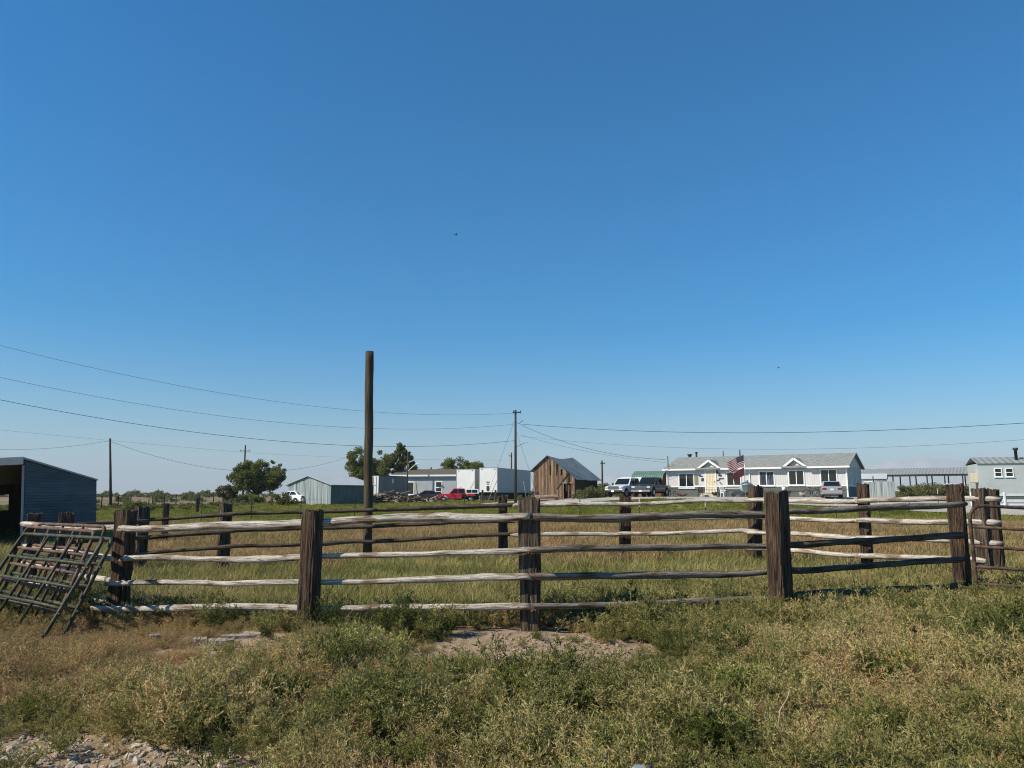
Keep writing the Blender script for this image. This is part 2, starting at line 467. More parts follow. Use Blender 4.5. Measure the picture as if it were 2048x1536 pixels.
def rail_mesh(L, r0, r1, seed):
    n, k = max(14, int(L * 9)), 12
    v, f = [], []
    knots = [random.Random(seed * 7 + q).uniform(0.1, 0.9) * L for q in range(int(L * 1.6))]
    for i in range(n + 1):
        t = i / n; x = L * t
        cy = 0.036 * noise.noise((x * 0.55, seed * 1.7, 0)) + 0.008 * noise.noise((x * 2.1, seed, 4))
        cz = 0.05 * noise.noise((x * 0.5, seed * 2.3, 9)) + 0.009 * noise.noise((x * 2.4, seed, 6))
        e = 4 * t * (1 - t); cy *= min(1, e * 2.5); cz *= min(1, e * 2.5)
        r = (r0 + (r1 - r0) * t) * (1 + 0.16 * noise.noise((x * 1.3, seed, 2)))
        if i in (0, n): r *= 0.82
        for j in range(k):
            a = 2 * math.pi * j / k
            rr = r * (1 + 0.07 * noise.noise((x * 1.1, math.cos(a) * 2.4 + seed, math.sin(a) * 2.4)) + 0.05 * noise.noise((x * 5, math.cos(a) * 5 + seed, math.sin(a) * 5)))
            for q, kx_ in enumerate(knots):
                if abs(x - kx_) < 0.09 and math.cos(a - q * 2.4) > 0.6: rr *= 1.14
            slant = 0.03 * math.sin(a + seed) if i in (0, n) else 0
            v.append((x + slant, cy + math.cos(a) * rr, cz + math.sin(a) * rr))
    for i in range(n):
        for j in range(k):
            l = (j + 1) % k
            f.append((i * k + j, (i + 1) * k + j, (i + 1) * k + l, i * k + l))
    f.append(tuple(range(k))); f.append(tuple(n * k + j for j in range(k))[::-1])
    me = bpy.data.meshes.new('rail'); me.from_pydata(v, [], f)
    me.polygons.foreach_set('use_smooth', [len(p) == 4 for p in f])
    return me
rail_no = [0]
def rail(a, b, r0, r1, m):
    rail_no[0] += 1
    A, B = at(*a), at(*b)
    d = B - A
    me = rail_mesh(d.length, r0, r1, rail_no[0] + 0.37)
    me.materials.append(M[m])
    o = bpy.data.objects.new('rail', me); C.objects.link(o)
    o.parent = fence
    o.matrix_basis = Matrix.Translation(A - FO) @ d.to_track_quat('X', 'Z').to_matrix().to_4x4()
    return o
# near side, left of the middle post (ends: photo column, photo row, distance)
for q in [((628, 1047, 9.38), (1060, 1032, 8.98), .048, .050, 'rail_pale'), ((630, 1113, 9.38), (1066, 1099, 8.98), .030, .036, 'rail_pale'),
          ((630, 1165, 9.38), (1060, 1153, 8.98), .034, .040, 'rail_pale'), ((632, 1218, 9.38), (1062, 1213, 8.98), .034, .046, 'rail_pale'),
          ((235, 1057, 10.15), (640, 1047, 9.44), .044, .050, 'rail_pale'), ((242, 1118, 10.15), (640, 1116, 9.44), .036, .040, 'rail_pale'),
          ((213, 1168, 10.15), (640, 1166, 9.44), .032, .036, 'rail_pale'), ((180, 1216, 10.2), (640, 1218, 9.44), .040, .044, 'rail_pale'),
          ((45, 1048, 12.7), (252, 1056, 10.2), .050, .046, 'rail_pale'), ((48, 1092, 12.7), (255, 1116, 10.22), .046, .044, 'rail_pale'),
          ((42, 1127, 12.7), (250, 1166, 10.22), .046, .044, 'rail_pale'), ((60, 1166, 12.7), (258, 1216, 10.22), .046, .044, 'rail_pale'),
          # near side, right of the middle post
          ((1060, 1033, 9.02), (1548, 1030, 9.86), .047, .046, 'rail_grey'), ((1062, 1100, 8.95), (1548, 1093, 9.86), .040, .036, 'rail_grey'),
          ((1061, 1153, 9.02), (1548, 1142, 9.86), .044, .038, 'rail_grey'), ((1062, 1213, 8.94), (1548, 1197, 9.88), .036, .046, 'rail_grey'),
          ((1546, 1025, 9.88), (1929, 1008, 11.1), .040, .044, 'rail_grey'), ((1546, 1091, 9.88), (1930, 1071, 11.1), .042, .046, 'rail_brown'),
          ((1546, 1141, 9.88), (1929, 1118, 11.1), .038, .044, 'rail_brown'), ((1546, 1196, 9.88), (1931, 1168, 11.1), .044, .040, 'rail_brown'),
          # far side, shade also put into the brown wood colour
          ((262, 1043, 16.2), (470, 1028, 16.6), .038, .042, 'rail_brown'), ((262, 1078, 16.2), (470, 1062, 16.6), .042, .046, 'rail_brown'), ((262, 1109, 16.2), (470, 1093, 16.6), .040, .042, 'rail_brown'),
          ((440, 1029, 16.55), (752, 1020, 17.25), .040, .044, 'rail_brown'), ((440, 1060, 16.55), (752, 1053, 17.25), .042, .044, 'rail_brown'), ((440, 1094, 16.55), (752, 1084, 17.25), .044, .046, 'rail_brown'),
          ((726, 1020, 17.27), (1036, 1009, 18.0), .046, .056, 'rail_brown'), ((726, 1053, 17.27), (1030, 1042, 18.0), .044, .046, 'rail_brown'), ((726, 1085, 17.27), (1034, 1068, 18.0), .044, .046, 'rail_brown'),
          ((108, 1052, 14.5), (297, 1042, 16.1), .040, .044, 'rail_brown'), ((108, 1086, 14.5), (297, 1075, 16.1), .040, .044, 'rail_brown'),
          # far side, sunlit
          ((1022, 1011, 17.95), (1262, 1008, 17.7), .048, .046, 'rail_pale'), ((1022, 1042, 17.95), (1262, 1040, 17.7), .036, .036, 'rail_pale'), ((1022, 1071, 17.95), (1262, 1067, 17.7), .046, .044, 'rail_pale'),
          ((1234, 1008, 17.68), (1512, 1001, 16.85), .046, .044, 'rail_pale'), ((1234, 1040, 17.68), (1512, 1034, 16.85), .036, .036, 'rail_pale'), ((1234, 1067, 17.68), (1516, 1062, 16.85), .044, .046, 'rail_pale'),
          ((1490, 1001, 16.9), (1735, 1002, 14.65), .046, .048, 'rail_pale'), ((1490, 1034, 16.9), (1735, 1040, 14.65), .044, .048, 'rail_pale'), ((1490, 1065, 16.9), (1735, 1076, 14.65), .044, .046, 'rail_pale'), ((1490, 1096, 16.9), (1735, 1112, 14.65), .046, .048, 'rail_pale'),
          ((1712, 1002, 14.66), (2000, 999, 13.4), .046, .050, 'rail_pale'), ((1712, 1040, 14.66), (2000, 1046, 13.4), .048, .056, 'rail_pale'), ((1712, 1075, 14.66), (2004, 1087, 13.4), .044, .050, 'rail_pale'), ((1712, 1112, 14.66), (1975, 1123, 13.5), .046, .050, 'rail_pale')]:
    rail(*q)
# a short brace nailed across the far post
A, B = at(436, 1026, 16.6), at(452, 1046, 16.55)

# ------------------------------------------------------------------ pipe gates
def gate(name, label, TL, TR, BL, BR, bars, uprights, m, r=0.021, group=None, corner=0.1):
    """tubular gate panel: frame with rounded corners, cross bars, uprights; corners are world points"""
    TL, TR, BL, BR = map(Vector, (TL, TR, BL, BR))
    o0 = (BL + BR) / 2
    t = thing(name, o0, 0, label, 'gate', group)
    def pt(a, b):  # a along width, b down
        return (TL.lerp(TR, a)).lerp(BL.lerp(BR, a), b) - o0
    W = (TR - TL).length; H = (BL - TL).length
    ca, cb = corner / W, corner / H
    loop = []
    for (cx, cy, a0) in ((ca, cb, 180), (1 - ca, cb, 270), (1 - ca, 1 - cb, 0), (ca, 1 - cb, 90)):
        for q in range(5):
            an = R(a0 + q * 22.5)
            loop.append(pt(cx + ca * math.cos(an), cy + cb * math.sin(an)))
    loop.append(loop[0]); loop.append(loop[1])
    mb = MB(); mb.tube(loop, r, 8, cap=False); mb.build('frame', M[m], t)
    for b in bars:
        mb = MB(); mb.tube([pt(0.0 + .004, b), pt(.33, b + .004), pt(.66, b - .004), pt(1 - .004, b)], r * 0.92, 8); mb.build('bar', M[m], t)
    for a in uprights:
        mb = MB(); mb.tube([pt(a, 0.0), pt(a, 1.0)], r * 0.8, 6); mb.build('upright', M[m], t)
    # latch plate and hinge eyes
    for b in (0.3, 0.75):
        p = pt(1.0, b); MB().tube([p, p + (TR - TL).normalized() * 0.07], 0.014, 6).build('hinge', M['dark_metal'], t)
    return t
dirL = Vector((-0.77, 0.63, 0)); out = Vector((-0.63, -0.77, 0))
def lean_gate(name, label, right, width, zt, foot, bars, ups, m, drop=0.0, r=0.021):
    TR = Vector(right) + Vector((0, 0, zt)); TL = TR + dirL * width + Vector((0, 0, drop))
    gR = gz(right[0], right[1])
    BR = Vector(right) + out * foot + Vector((0, 0, gR + 0.05)); BL = BR + dirL * width + Vector((0, 0, drop * .5))
    return gate(name, label, TL, TR, BL, BR, bars, ups, m, r)
lean_gate('pipe_gate', 'foremost green pipe gate leaning on the corral rails, flaking paint', (-5.13, 9.62, 0), 2.78, 1.06, 0.62, (.27, .5, .70), (.36, .67), 'gate_green', -0.03, .024)
lean_gate('pipe_gate', 'second green pipe gate, tucked just behind the foremost green one', (-5.10, 9.78, 0), 2.66, 1.04, 0.50, (.27, .5, .72), (.36, .67), 'gate_green', 0.0, .024)
lean_gate('pipe_gate', 'pinkish rusted pipe gate leaning nearest the corral rails', (-5.35, 10.05, 0), 2.35, 1.19, 0.34, (.24, .42, .6, .78), (.4, .7), 'gate_rust', -0.02, .024)
lean_gate('pipe_gate', 'pinkish rusted pipe gate leaning between the rusty one and green ones', (-5.40, 9.90, 0), 2.40, 1.13, 0.44, (.24, .42, .6, .8), (.36, .72), 'gate_rust', 0.0, .024)
# the swing gate on the right
g0 = at(1937, 1010, 11.0)
gx = Vector((0.995, -0.10, -0.055)).normalized()
TL = Vector((g0.x, g0.y, g0.z)); TR = TL + gx * 3.6
BL = Vector((g0.x + .02, g0.y, at(1940, 1166, 11.0).z - .26)); BR = BL + gx * 3.6
gate('swing_gate', 'brown rusted bow gate hung on the corral post at the right', TL, TR, BL, BR, (.226, .431, .641, .815), (.5,), 'gate_brown', 0.024, corner=0.2)

# ================================================================== open-fronted steel shed at the left
wall_dir = Vector((-0.235, 0.972, 0)); front_dir = Vector((-0.972, -0.235, 0))
sb = at(50, 1075, 24.0); sbz = gz(sb.x, sb.y)
SH = thing('loafing_shed', (sb.x, sb.y, sbz), math.atan2(-front_dir.y, -front_dir.x), 'open-fronted blue-grey corrugated steel shed with a lean-to roof', 'shed')
SH.rotation_euler = (0, R(-3.5), SH.rotation_euler[2])   # the old shed has settled to one side
# local: x = -front_dir (to the right), y into the depth; shed spans x -9..0, y 0..7.6
hf = at(50, 922, 24.0).z - sbz; hb = at(200, 961, 31.4).z - sbz
DP = 7.6
M['shed_steel'] = ribbed('blue_grey_sheet_steel', [(0.03, 0.048, 0.058), (0.052, 0.08, 0.094), (0.085, 0.12, 0.135)], 'Z', 0.095, 0.75, 0.0, 0.014, 0.6, stretch=(0.3, 0.3, 3))
M['shed_trim'] = mat('galvanised_trim', [(0.24, 0.25, 0.25), (0.34, 0.35, 0.35)], 0.5, 0.3, 3)
n_sheet = 6
def roof_z(y): return hf + (hb - hf) * y / DP
for i in range(n_sheet):                      # side wall: lapped horizontal sheets
    y_a, y_b = 0.0, DP
    z0 = i * hf / n_sheet; z1 = (i + 1) * hf / n_sheet + 0.03
    mb = MB()
    ya = DP if z1 <= hb else max(0.05, (z1 - hf) / (hb - hf) * DP if z1 < hf else 0.05)
    xo = -0.03 + 0.006 * (i % 2)
    if z0 < hb:
        poly = [(0.0, z0), (DP, z0), (DP, min(z1, hb)), (ya, min(z1, roof_z(ya))), (0.0, min(z1, hf))]
    else:
        yz0 = (z0 - hf) / (hb - hf) * DP
        poly = [(0.0, z0), (yz0, z0), (ya, min(z1, roof_z(ya))), (0.0, min(z1, hf))]
    n0 = len(mb.v)
    for xx in (xo, xo + 0.02):
        for (y, z) in poly: mb.v.append((xx, y, z))
    k = len(poly)
    for fc in (tuple(range(k)), tuple(range(2 * k - 1, k - 1, -1))): mb.f.append(fc); mb.m.append(0); mb.sm.append(False)
    for q in range(k):
        w2 = (q + 1) % k; mb.f.append((q, w2, k + w2, k + q)); mb.m.append(0); mb.sm.append(False)
    mb.build('wall_panel', M['shed_steel'], SH)
mb = MB()                                      # roof
mb.v = [(-9.2, -0.35, hf + 0.06), (0.03, -0.35, hf + 0.06), (0.03, DP + 0.04, hb + 0.0), (-9.2, DP + 0.04, hb + 0.0),
        (-9.2, -0.35, hf + 0.12), (0.03, -0.35, hf + 0.12), (0.03, DP + 0.04, hb + 0.06), (-9.2, DP + 0.04, hb + 0.06)]
for q in ((3, 2, 1, 0), (4, 5, 6, 7), (0, 1, 5, 4), (1, 2, 6, 5), (2, 3, 7, 6), (3, 0, 4, 7)): mb.f.append(q); mb.m.append(0); mb.sm.append(False)
mb.build('roof', M['shed_trim'], SH)
MB().bx(-9.2, 0.05, -0.40, -0.352, hf - 0.12, hf + 0.10).build('fascia', M['shed_trim'], SH)
MB().bx(-0.10, -0.032, -0.03, 0.05, 0, hf - .125).build('corner_post', M['shed_trim'], SH)
for x in (-3.0, -6.0, -9.0): MB().bx(x - .08, x + .08, 0.0, 0.16, 0, hf + .05).build('support_post', M['pole'], SH)
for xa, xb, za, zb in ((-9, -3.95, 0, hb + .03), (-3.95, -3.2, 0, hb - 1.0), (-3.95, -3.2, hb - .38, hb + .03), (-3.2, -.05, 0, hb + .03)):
    mb = MB(); mb.bx(xa, xb, DP - .04, DP, za, zb); mb.build('back_wall', M['boards_shade'], SH)  # near-black boards paint the shade of the open shed's interior
MB().bx(-9.05, -9.0, 0, DP, 0, hb).build('end_wall', M['boards_shade'], SH)

# ================================================================== the long white house
M['siding'] = ribbed('pale_grey_board_siding', [(0.54, 0.52, 0.515), (0.60, 0.58, 0.575)], 'X', 0.2, 0.6, 0, 0.02, 0.8, 'SAW')
M['siding_y'] = ribbed('pale_grey_board_siding_end', [(0.54, 0.52, 0.515), (0.60, 0.58, 0.575)], 'Y', 0.2, 0.6, 0, 0.02, 0.8, 'SAW')
M['wainscot'] = mat('charcoal_skirting', [(0.085, 0.095, 0.09), (0.115, 0.125, 0.12)], 0.7, 0, 3)
M['shingle'] = mat('grey_shingles', [(0.16, 0.17, 0.155), (0.24, 0.25, 0.235), (0.33, 0.335, 0.31)], 0.9, 0, 3.2, (1, 2.5, 1), 0.8, 9, dist=0.05)
M['cream'] = mat('cream_security_door', [(0.66, 0.56, 0.40), (0.74, 0.64, 0.48)], 0.6, 0, 3)
M['concrete'] = mat('pale_concrete', [(0.42, 0.37, 0.32), (0.54, 0.49, 0.44)], 0.9, 0, 3, bump=.3)
HL, HW, EH, RH = along(1335, HC[0], HC[1], HA), 8.0, 2.78, 4.0
H = thing('manufactured_house', (HC[0], HC[1], HZ), -HA, 'long white manufactured house with charcoal skirting and two small front gables', 'house')
def hx(u): return -along(u, HC[0], HC[1], HA)
def hz(u, v):
    t = along(u, HC[0], HC[1], HA); return at(u, v, HC[1] + t * math.sin(HA)).z - HZ
WA = 0.98   # top of the skirting colour
mb = MB(); mb.bx(-HL, 0, 0, HW, WA, EH); mb.build('wall', M['siding'], H)
mb = MB(); mb.bx(-HL, 0, 0.0, HW, -0.6, WA - .002); mb.build('skirting', M['wainscot'], H)
mb = MB(); mb.bx(-HL - .03, .03, -0.035, HW + .03, WA - .05, WA + .04); mb.build('trim_band', M['white'], H)
for x in (-HL + .002, -.002):
    mb = MB(); mb.face([(x, 0, EH), (x, HW, EH), (x, HW / 2, RH - .06)]); mb.build('gable_wall', M['siding_y'], H)
OV = 0.42
def slope_z(y): return EH + (RH - EH) * (y / (HW / 2))
for side in (0, 1):
    mb = MB()
    y0, y1 = -OV, HW / 2
    a = [(-HL - .3, y0, slope_z(y0)), (.3, y0, slope_z(y0)), (.3, y1, RH), (-HL - .3, y1, RH)]
    if side: a = [(x, HW - y, z) for x, y, z in a]
    mb.v = a + [(x, y, z + .12) for x, y, z in a]
    for q in ((3, 2, 1, 0), (4, 5, 6, 7), (0, 1, 5, 4), (1, 2, 6, 5), (2, 3, 7, 6), (3, 0, 4, 7)): mb.f.append(q); mb.m.append(0); mb.sm.append(False)
    mb.build('roof', M['shingle'], H)
ez = slope_z(-OV)
# gutter with breaks at the two gables
gab = [(hx(1396), hx(1446), hx(1421), hz(1421, 921)), (hx(1568), hx(1619), hx(1592), hz(1592, 917))]
for xa, xb in ((-HL - .32, gab[0][0]), (gab[0][1], gab[1][0]), (gab[1][1], .32)):
    mb = MB(); mb.bx(xa, xb, -OV - .12, -OV + .02, ez - .06, ez + .10); mb.build('gutter', M['white'], H)
    mb = MB(); mb.bx(xa, xb, -OV + .03, -.005, ez - .05, ez - .02); mb.build('soffit', M['white'], H)
for (xl, xr, xm, za) in gab:
    g = MB(); zb = ez + .02; fy = -.27
    wl, wr = xl + .35, xr - .35
    g.v = [(wl, -.012, ez - .25), (wr, -.012, ez - .25), (wr, -.012, zb + .12), (xm, -.012, za - .12), (wl, -.012, zb + .12)]
    g.f.append((0, 1, 2, 3, 4)); g.m.append(0); g.sm.append(False)
    gw = g.build('front_gable', M['siding'], H)
    for (x_a, x_b) in ((xl, xm), (xm, xr)):
        r_ = MB()
        p = [(x_a, fy, zb if x_a == xl else za), (x_b, fy, za if x_b == xm else zb)]
        back = [(x, HW / 2 * max(0, (z - EH)) / (RH - EH) + .25, z) for x, _, z in p]
        q = [p[0], p[1], back[1], back[0]]
        r_.v = q + [(x, y, z + .09) for x, y, z in q]
        for s_ in ((3, 2, 1, 0), (4, 5, 6, 7), (0, 1, 5, 4), (1, 2, 6, 5), (2, 3, 7, 6), (3, 0, 4, 7)): r_.f.append(s_); r_.m.append(0); r_.sm.append(False)
        r_.build('gable_roof', M['shingle'], H)
        b_ = MB(); b_.beam(Vector(p[0]) + Vector((0, -.03, -.02)), Vector(p[1]) + Vector((0, -.03, -.02)), .05, .20)
        b_.build('barge_board', M['white'], H)
for x in (-HL + .02, hx(1501), -.04):
    mb = MB(); mb.bx(x - .06, x + .06, -.10, -.02, -0.05, ez); mb.build('downspout', M['white'], H)
    mb = MB(); mb.beam((x, -.06, ez - .05), (x, -OV - .05, ez + .0), .09, .08); mb.build('downspout_elbow', M['white'], H)
M['curtain'] = mat('blue_grey_curtain', [(0.05, 0.06, 0.085), (0.30, 0.33, 0.38)], 0.8, 0, 2.5, (8, 1, .3), lo=.45, hi=.55)
def house_window(parent, x0, x1, z0, z1, y=0.0, m='white', panes=2, tr=0.10, glass='glass', axis='x', curtain=None):
    w = thing('window', (0, 0, 0)); w.parent = parent
    def bb(a, b, yo0, yo1, c, d):
        q = MB()
        if axis == 'x': q.bx(a, b, y + yo0, y + yo1, c, d)
        else: q.bx(y + yo0, y + yo1, a, b, c, d)
        return q
    sg = -1 if axis == 'x' else 1
    f_ = bb(x0, x1, sg * .055, sg * .003, z1 - tr, z1)
    for args in ((x0, x1, z0, z0 + tr), (x0, x0 + tr, z0 + tr, z1 - tr), (x1 - tr, x1, z0 + tr, z1 - tr)):
        q = bb(args[0], args[1], sg * .055, sg * .003, args[2], args[3])
        n = len(f_.v); f_.v += q.v; f_.f += [tuple(i + n for i in t) for t in q.f]; f_.m += q.m; f_.sm += q.sm
    f_.build('frame', M[m], w)
    iw = (x1 - x0 - 2 * tr) / panes
    for i in range(panes):
        xa = x0 + tr + i * iw
        p_ = bb(xa + .015, xa + iw - .015, sg * .02, sg * .004, z0 + tr, z1 - tr); p_.build('pane', M[curtain[i] if curtain else glass], w)
        if i: bb(xa - .035, xa + .035, sg * .05, sg * .022, z0 + tr, z1 - tr).build('mullion', M[m], w)
    bb(x0 - .06, x1 + .06, sg * .10, sg * .056, z0 - .05, z0).build('sill', M[m], w)
    return w
def hwin(u0, u1, v0, v1, **k):
    um = (u0 + u1) / 2
    return house_window(H, hx(u0), hx(u1), hz(um, v1), hz(um, v0), **k)
M['glass_curtain'] = mat('glass_with_pale_curtain', [(0.012, 0.018, 0.018), (0.014, 0.02, 0.02), (0.20, 0.22, 0.21)], 0.1, 0, 2.0, (6, 1, .1), spec=.5, lo=.5, hi=.72)
M['curtain_glass'] = mat('glass_with_blue_curtains', [(0.015, 0.02, 0.028), (0.05, 0.06, 0.09), (0.36, 0.38, 0.44)], 0.1, 0, 2.6, (6, 1, .15), spec=.5, lo=.42, hi=.66)
hwin(1358, 1390, 946, 977, curtain=('glass', 'glass_curtain'))
hwin(1454, 1484, 944, 972)
hwin(1519, 1551, 942, 972, curtain=('curtain_glass', 'curtain_glass'))
hwin(1578, 1611, 940, 971)
hwin(1642, 1677, 938, 970, curtain=('glass', 'glass_curtain'))
for y0, y1 in ((1.6, 2.3), (4.6, 5.3)): house_window(H, y0, y1, 1.05, 2.2, 0.0, 'white', 1, .07, axis='y')
# front door with its security screen
d0, d1, dz0, dz1 = hx(1411), hx(1434), hz(1422, 986), hz(1422, 941)
door = thing('door', (0, 0, 0)); door.parent = H
mb = MB(); mb.bx(d0, d0 + .10, -.06, -.003, dz0, dz1); mb.bx(d1 - .10, d1, -.06, -.003, dz0, dz1); mb.bx(d0, d1, -.062, -.003, dz1, dz1 + .10); mb.build('frame', M['white'], door)
mb = MB(); mb.bx(d0 + .10, d1 - .10, -.03, -.004, dz0, dz1); mb.build('leaf', M['cream'], door)
mb = MB()
for i in range(7):
    x = d0 + .13 + (d1 - d0 - .26) * i / 6; mb.bx(x - .012, x + .012, -.05, -.032, dz0 + .05, dz1 - .05)
for i in range(5):
    z = dz0 + .08 + (dz1 - dz0 - .16) * i / 4; mb.bx(d0 + .11, d1 - .11, -.056, -.05, z - .02, z + .02)
mb.build('screen_grille', M['cream'], door)
MB().box((d1 - .16, -.08, (dz0 + dz1) / 2), (.05, .05, .16)).build('handle', M['dark_metal'], door)
for i in range(3): MB().bx(d0 - .3, d1 + .3, -.5 - .3 * i, -.003 if i == 0 else -.2 - .3 * i, -0.5, dz0 - .04 - .16 * i).build('step', M['concrete'], H)
# roof furniture
for u, v0, v1, r_ in ((1342, 921, 915, .16), (1366, 921, 911, .10), (1422, 912, 903, .045), (1457, 916, 906, .06)):
    x = hx(u) if u > 1345 else -HL + .9
    z = RH - .3 + (.2 if r_ < .1 else 0); hh = (v0 - v1) / 20 * 1.0
    mb = MB(); mb.tube([(x, HW / 2 + .4, z), (x, HW / 2 + .4, z + .35 + hh)], r_, 10)
    if r_ > .08: mb.tube([(x, HW / 2 + .4, z + .35 + hh), (x, HW / 2 + .4, z + .47 + hh)], r_ * 1.6, 10)
    mb.build('roof_vent', M['dark_metal'], H)
MB().tube([(-HL + .05, .25, EH), (-HL + .05, .25, 5.0 - .9)], .05, 8).build('service_mast', M['dark_metal'], H)
MB().bx(hx(1391), hx(1397), -.05, -.004, hz(1394, 969), hz(1394, 951)).build('notice_board', mat('brown_board', [(0.22, 0.18, 0.10), (0.28, 0.23, 0.14)]), H)
# ornaments fixed on the wall to the right and left of the door
for (u, v, w_, h_, rot) in ((1403, 952, .34, .10, 5), (1406, 959, .22, .30, 15), (1436, 944, .2, .32, -30), (1440, 949, .12, .3, 25), (1443, 951, .16, .16, 0), (1444, 957, .44, .09, 0), (1438, 960, .34, .08, -20), (1442, 966, .3, .08, 50)):
    t = MB(); t.box((hx(u), -.035, hz(u, v)), (w_, .03, h_), 0, 0, Matrix.Rotation(R(rot), 4, 'Y')); t.build('wall_ornament', M['dark_metal'], H)

# ------------------------------------------------------------------ things in front of the house
def hloc(u, v, off=1.0):
    """ground spot off metres out from the house front at column u"""
    t = along(u, HC[0] - off * math.sin(HA), HC[1] - off * math.cos(HA), HA)
    x, y = hpt(t, off); return Vector((x, y, gz(x, y) + .05))
# flagpole with two flags
fp = hloc(1491, 990, 5.0)
FPL = thing('flagpole', fp, -HA, 'thin pale flagpole standing in front of the white house', 'flagpole')
ftop = at(1490, 909, fp.y).z - fp.z
MB().tube([(0, 0, -.1), (0, 0, ftop)], [.03, .02], 8).build('shaft', M['chrome'], FPL)
MB().tube([(0, 0, ftop), (0, 0, ftop + .05), (0, 0, ftop + .09)], [.02, .045, .01], 8).build('finial', M['chrome'], FPL)
def flag_sheet(w, h, droop, seed, nx=20, ny=14):
    v = []
    for j in range(ny + 1):
        for i in range(nx + 1):
            a, b = i / nx, j / ny
            sway = 0.09 * math.sin(a * 7 + b * 1.5 + seed) * a + .03 * math.sin(a * 15 + seed)*a
            v.append((-a * w * (1 - .12 * b), -sway, -b * h - droop * a ** 1.2 + .05 * a * math.sin(a * 6)))
    f = [(j * (nx + 1) + i, j * (nx + 1) + i + 1, (j + 1) * (nx + 1) + i + 1, (j + 1) * (nx + 1) + i) for j in range(ny) for i in range(nx)]
    return v, f, nx, ny
red, wht, blu = mat('flag_red', [(0.11, 0.010, 0.018)], .8), mat('flag_white', [(0.33, 0.28, 0.29)], .8), mat('flag_blue', [(0.008, 0.010, 0.035)], .8)
dred = mat('flag_dark_red', [(0.045, 0.007, 0.010), (0.075, 0.011, 0.014)], .8)
v, f, nx_, ny_ = flag_sheet(1.5, .98, .62, .6, 20, 13)
fl = MB(); fl.v = v; fl.f = f; fl.sm = [True] * len(f)
fl.m = [(2 if (i < 9 and j < 7) else (0 if j % 2 == 0 else 1)) for j in range(ny_) for i in range(nx_)]
flag = fl.build('flag', [red, wht, blu], None, loc=fp + Vector((-.03, 0, ftop - .05)), rz=-HA)
tag(flag, 'striped red and white flag with a blue canton, streaming from the flagpole top', 'flag')
stars = MB()
for j in range(5):
    for i in range(6):
        a, b = (i + .6) / 6 * .42, (j + .6) / 5 * .46
        p = Vector((-a * 1.5 * (1 - .12 * b), -(0.09 * math.sin(a * 7 + b * 1.5 + .6) * a + .03 * math.sin(a * 15 + .6) * a) - .006, -b * .98 - .62 * a ** 1.2 + .05 * a * math.sin(a * 6)))
        stars.face([p + Vector((.022 * math.sin(q * math.pi / 5) * (1 if q % 2 == 0 else .42), 0, .022 * math.cos(q * math.pi / 5) * (1 if q % 2 == 0 else .42))) for q in range(10)])
stars.build('stars', wht, flag)
v, f, nx_, ny_ = flag_sheet(1.1, .7, .6, 2.2, 14, 8)
fl = MB(); fl.v = v; fl.f = f; fl.sm = [True] * len(f); fl.m = [0] * len(f)
f2 = fl.build('flag', [dred], None, loc=fp + Vector((-.03, 0, ftop - 1.18)), rz=-HA)
tag(f2, 'smaller dark red flag hanging below the striped flag', 'flag')
# propane tank
pt_ = hloc(1494, 985, 3.2)
T = thing('propane_tank', pt_, -HA, 'rounded grey-green propane tank behind the leaning corral post', 'tank')
tk = mat('tank_paint', [(0.30, 0.36, 0.34), (0.37, 0.43, 0.41)], .45, 0, 2)
prof = [(-1.1, .02), (-1.06, .25), (-.92, .42), (-.75, .48), (.75, .48), (.92, .42), (1.06, .25), (1.1, .02)]
MB().tube([(0, y * .9, .85) for y, r_ in prof], [r_ for y, r_ in prof], 16).build('shell', tk, T)
MB().tube([(0, 0, 1.3), (0, 0, 1.5), (0, 0, 1.54)], [.16, .16, .08], 10).build('valve_dome', tk, T)
for y in (-.55, .55): MB().bx(-.35, .35, y - .05, y + .05, -.1, .45).build('leg', M['dark_metal'], T)
# white table, barbecue, chair, wheelbarrow, bicycles, pots
t_ = hloc(1468, 985, 2.2)
T = thing('table', t_, -HA, 'long white-topped table under the house window', 'table')
MB().bx(-.75, .75, -.3, .3, .78, .84).build('top', M['white'], T)
for x in (-.65, .65):
    for y in (-.22, .22): MB().bx(x - .03, x + .03, y - .03, y + .03, 0, .78).build('leg', M['dark_metal'], T)
def barrow(u, off, label, col, rz=0):
    p = hloc(u, 990, off)
    T = thing('wheelbarrow', p, -HA + rz, label, 'wheelbarrow')
    tray = MB(); a = [(-.55, -.3, .5), (.45, -.3, .5), (.45, .3, .5), (-.55, .3, .5)]; b = [(-.35, -.2, .25), (.25, -.2, .25), (.25, .2, .25), (-.35, .2, .25)]
    tray.v = b + a
    for q in ((0, 1, 2, 3), (0, 4, 5, 1), (1, 5, 6, 2), (2, 6, 7, 3), (3, 7, 4, 0)): tray.f.append(q); tray.m.append(0); tray.sm.append(False)
    tray.build('tray', col, T)
    wheel = MB(); wheel.tube([(-.6, -.05, .2), (-.6, .05, .2)], .2, 16); wheel.build('wheel', M['black'], T)
    for y in (-.25, .25): MB().tube([(-.6, y * .3, .2), (.3, y, .3), (.9, y, .55)], .022, 6).build('handle', M['rail_brown'], T)
    for y in (-.2, .2): MB().tube([(.2, y, .28), (.3, y, 0)], .018, 6).build('leg', M['dark_metal'], T)
barrow(1480, 3.6, 'dark blue wheelbarrow in front of the white table', mat('blue_tray', [(0.05, 0.08, 0.12)], .4))
barrow(1573, 1.6, 'dark wheelbarrow beside a white bucket under the double-gable house window', M['dark_metal'], .3)
p = hloc(1568, 985, 1.6)
MBk = MB(); MBk.tube([(0, 0, 0), (0, 0, .42)], [.15, .19], 14)
bk = MBk.build('bucket', M['white'], None, loc=p + Vector((0, 0, .5))); tag(bk, 'white bucket sitting on the dark wheelbarrow', 'bucket')
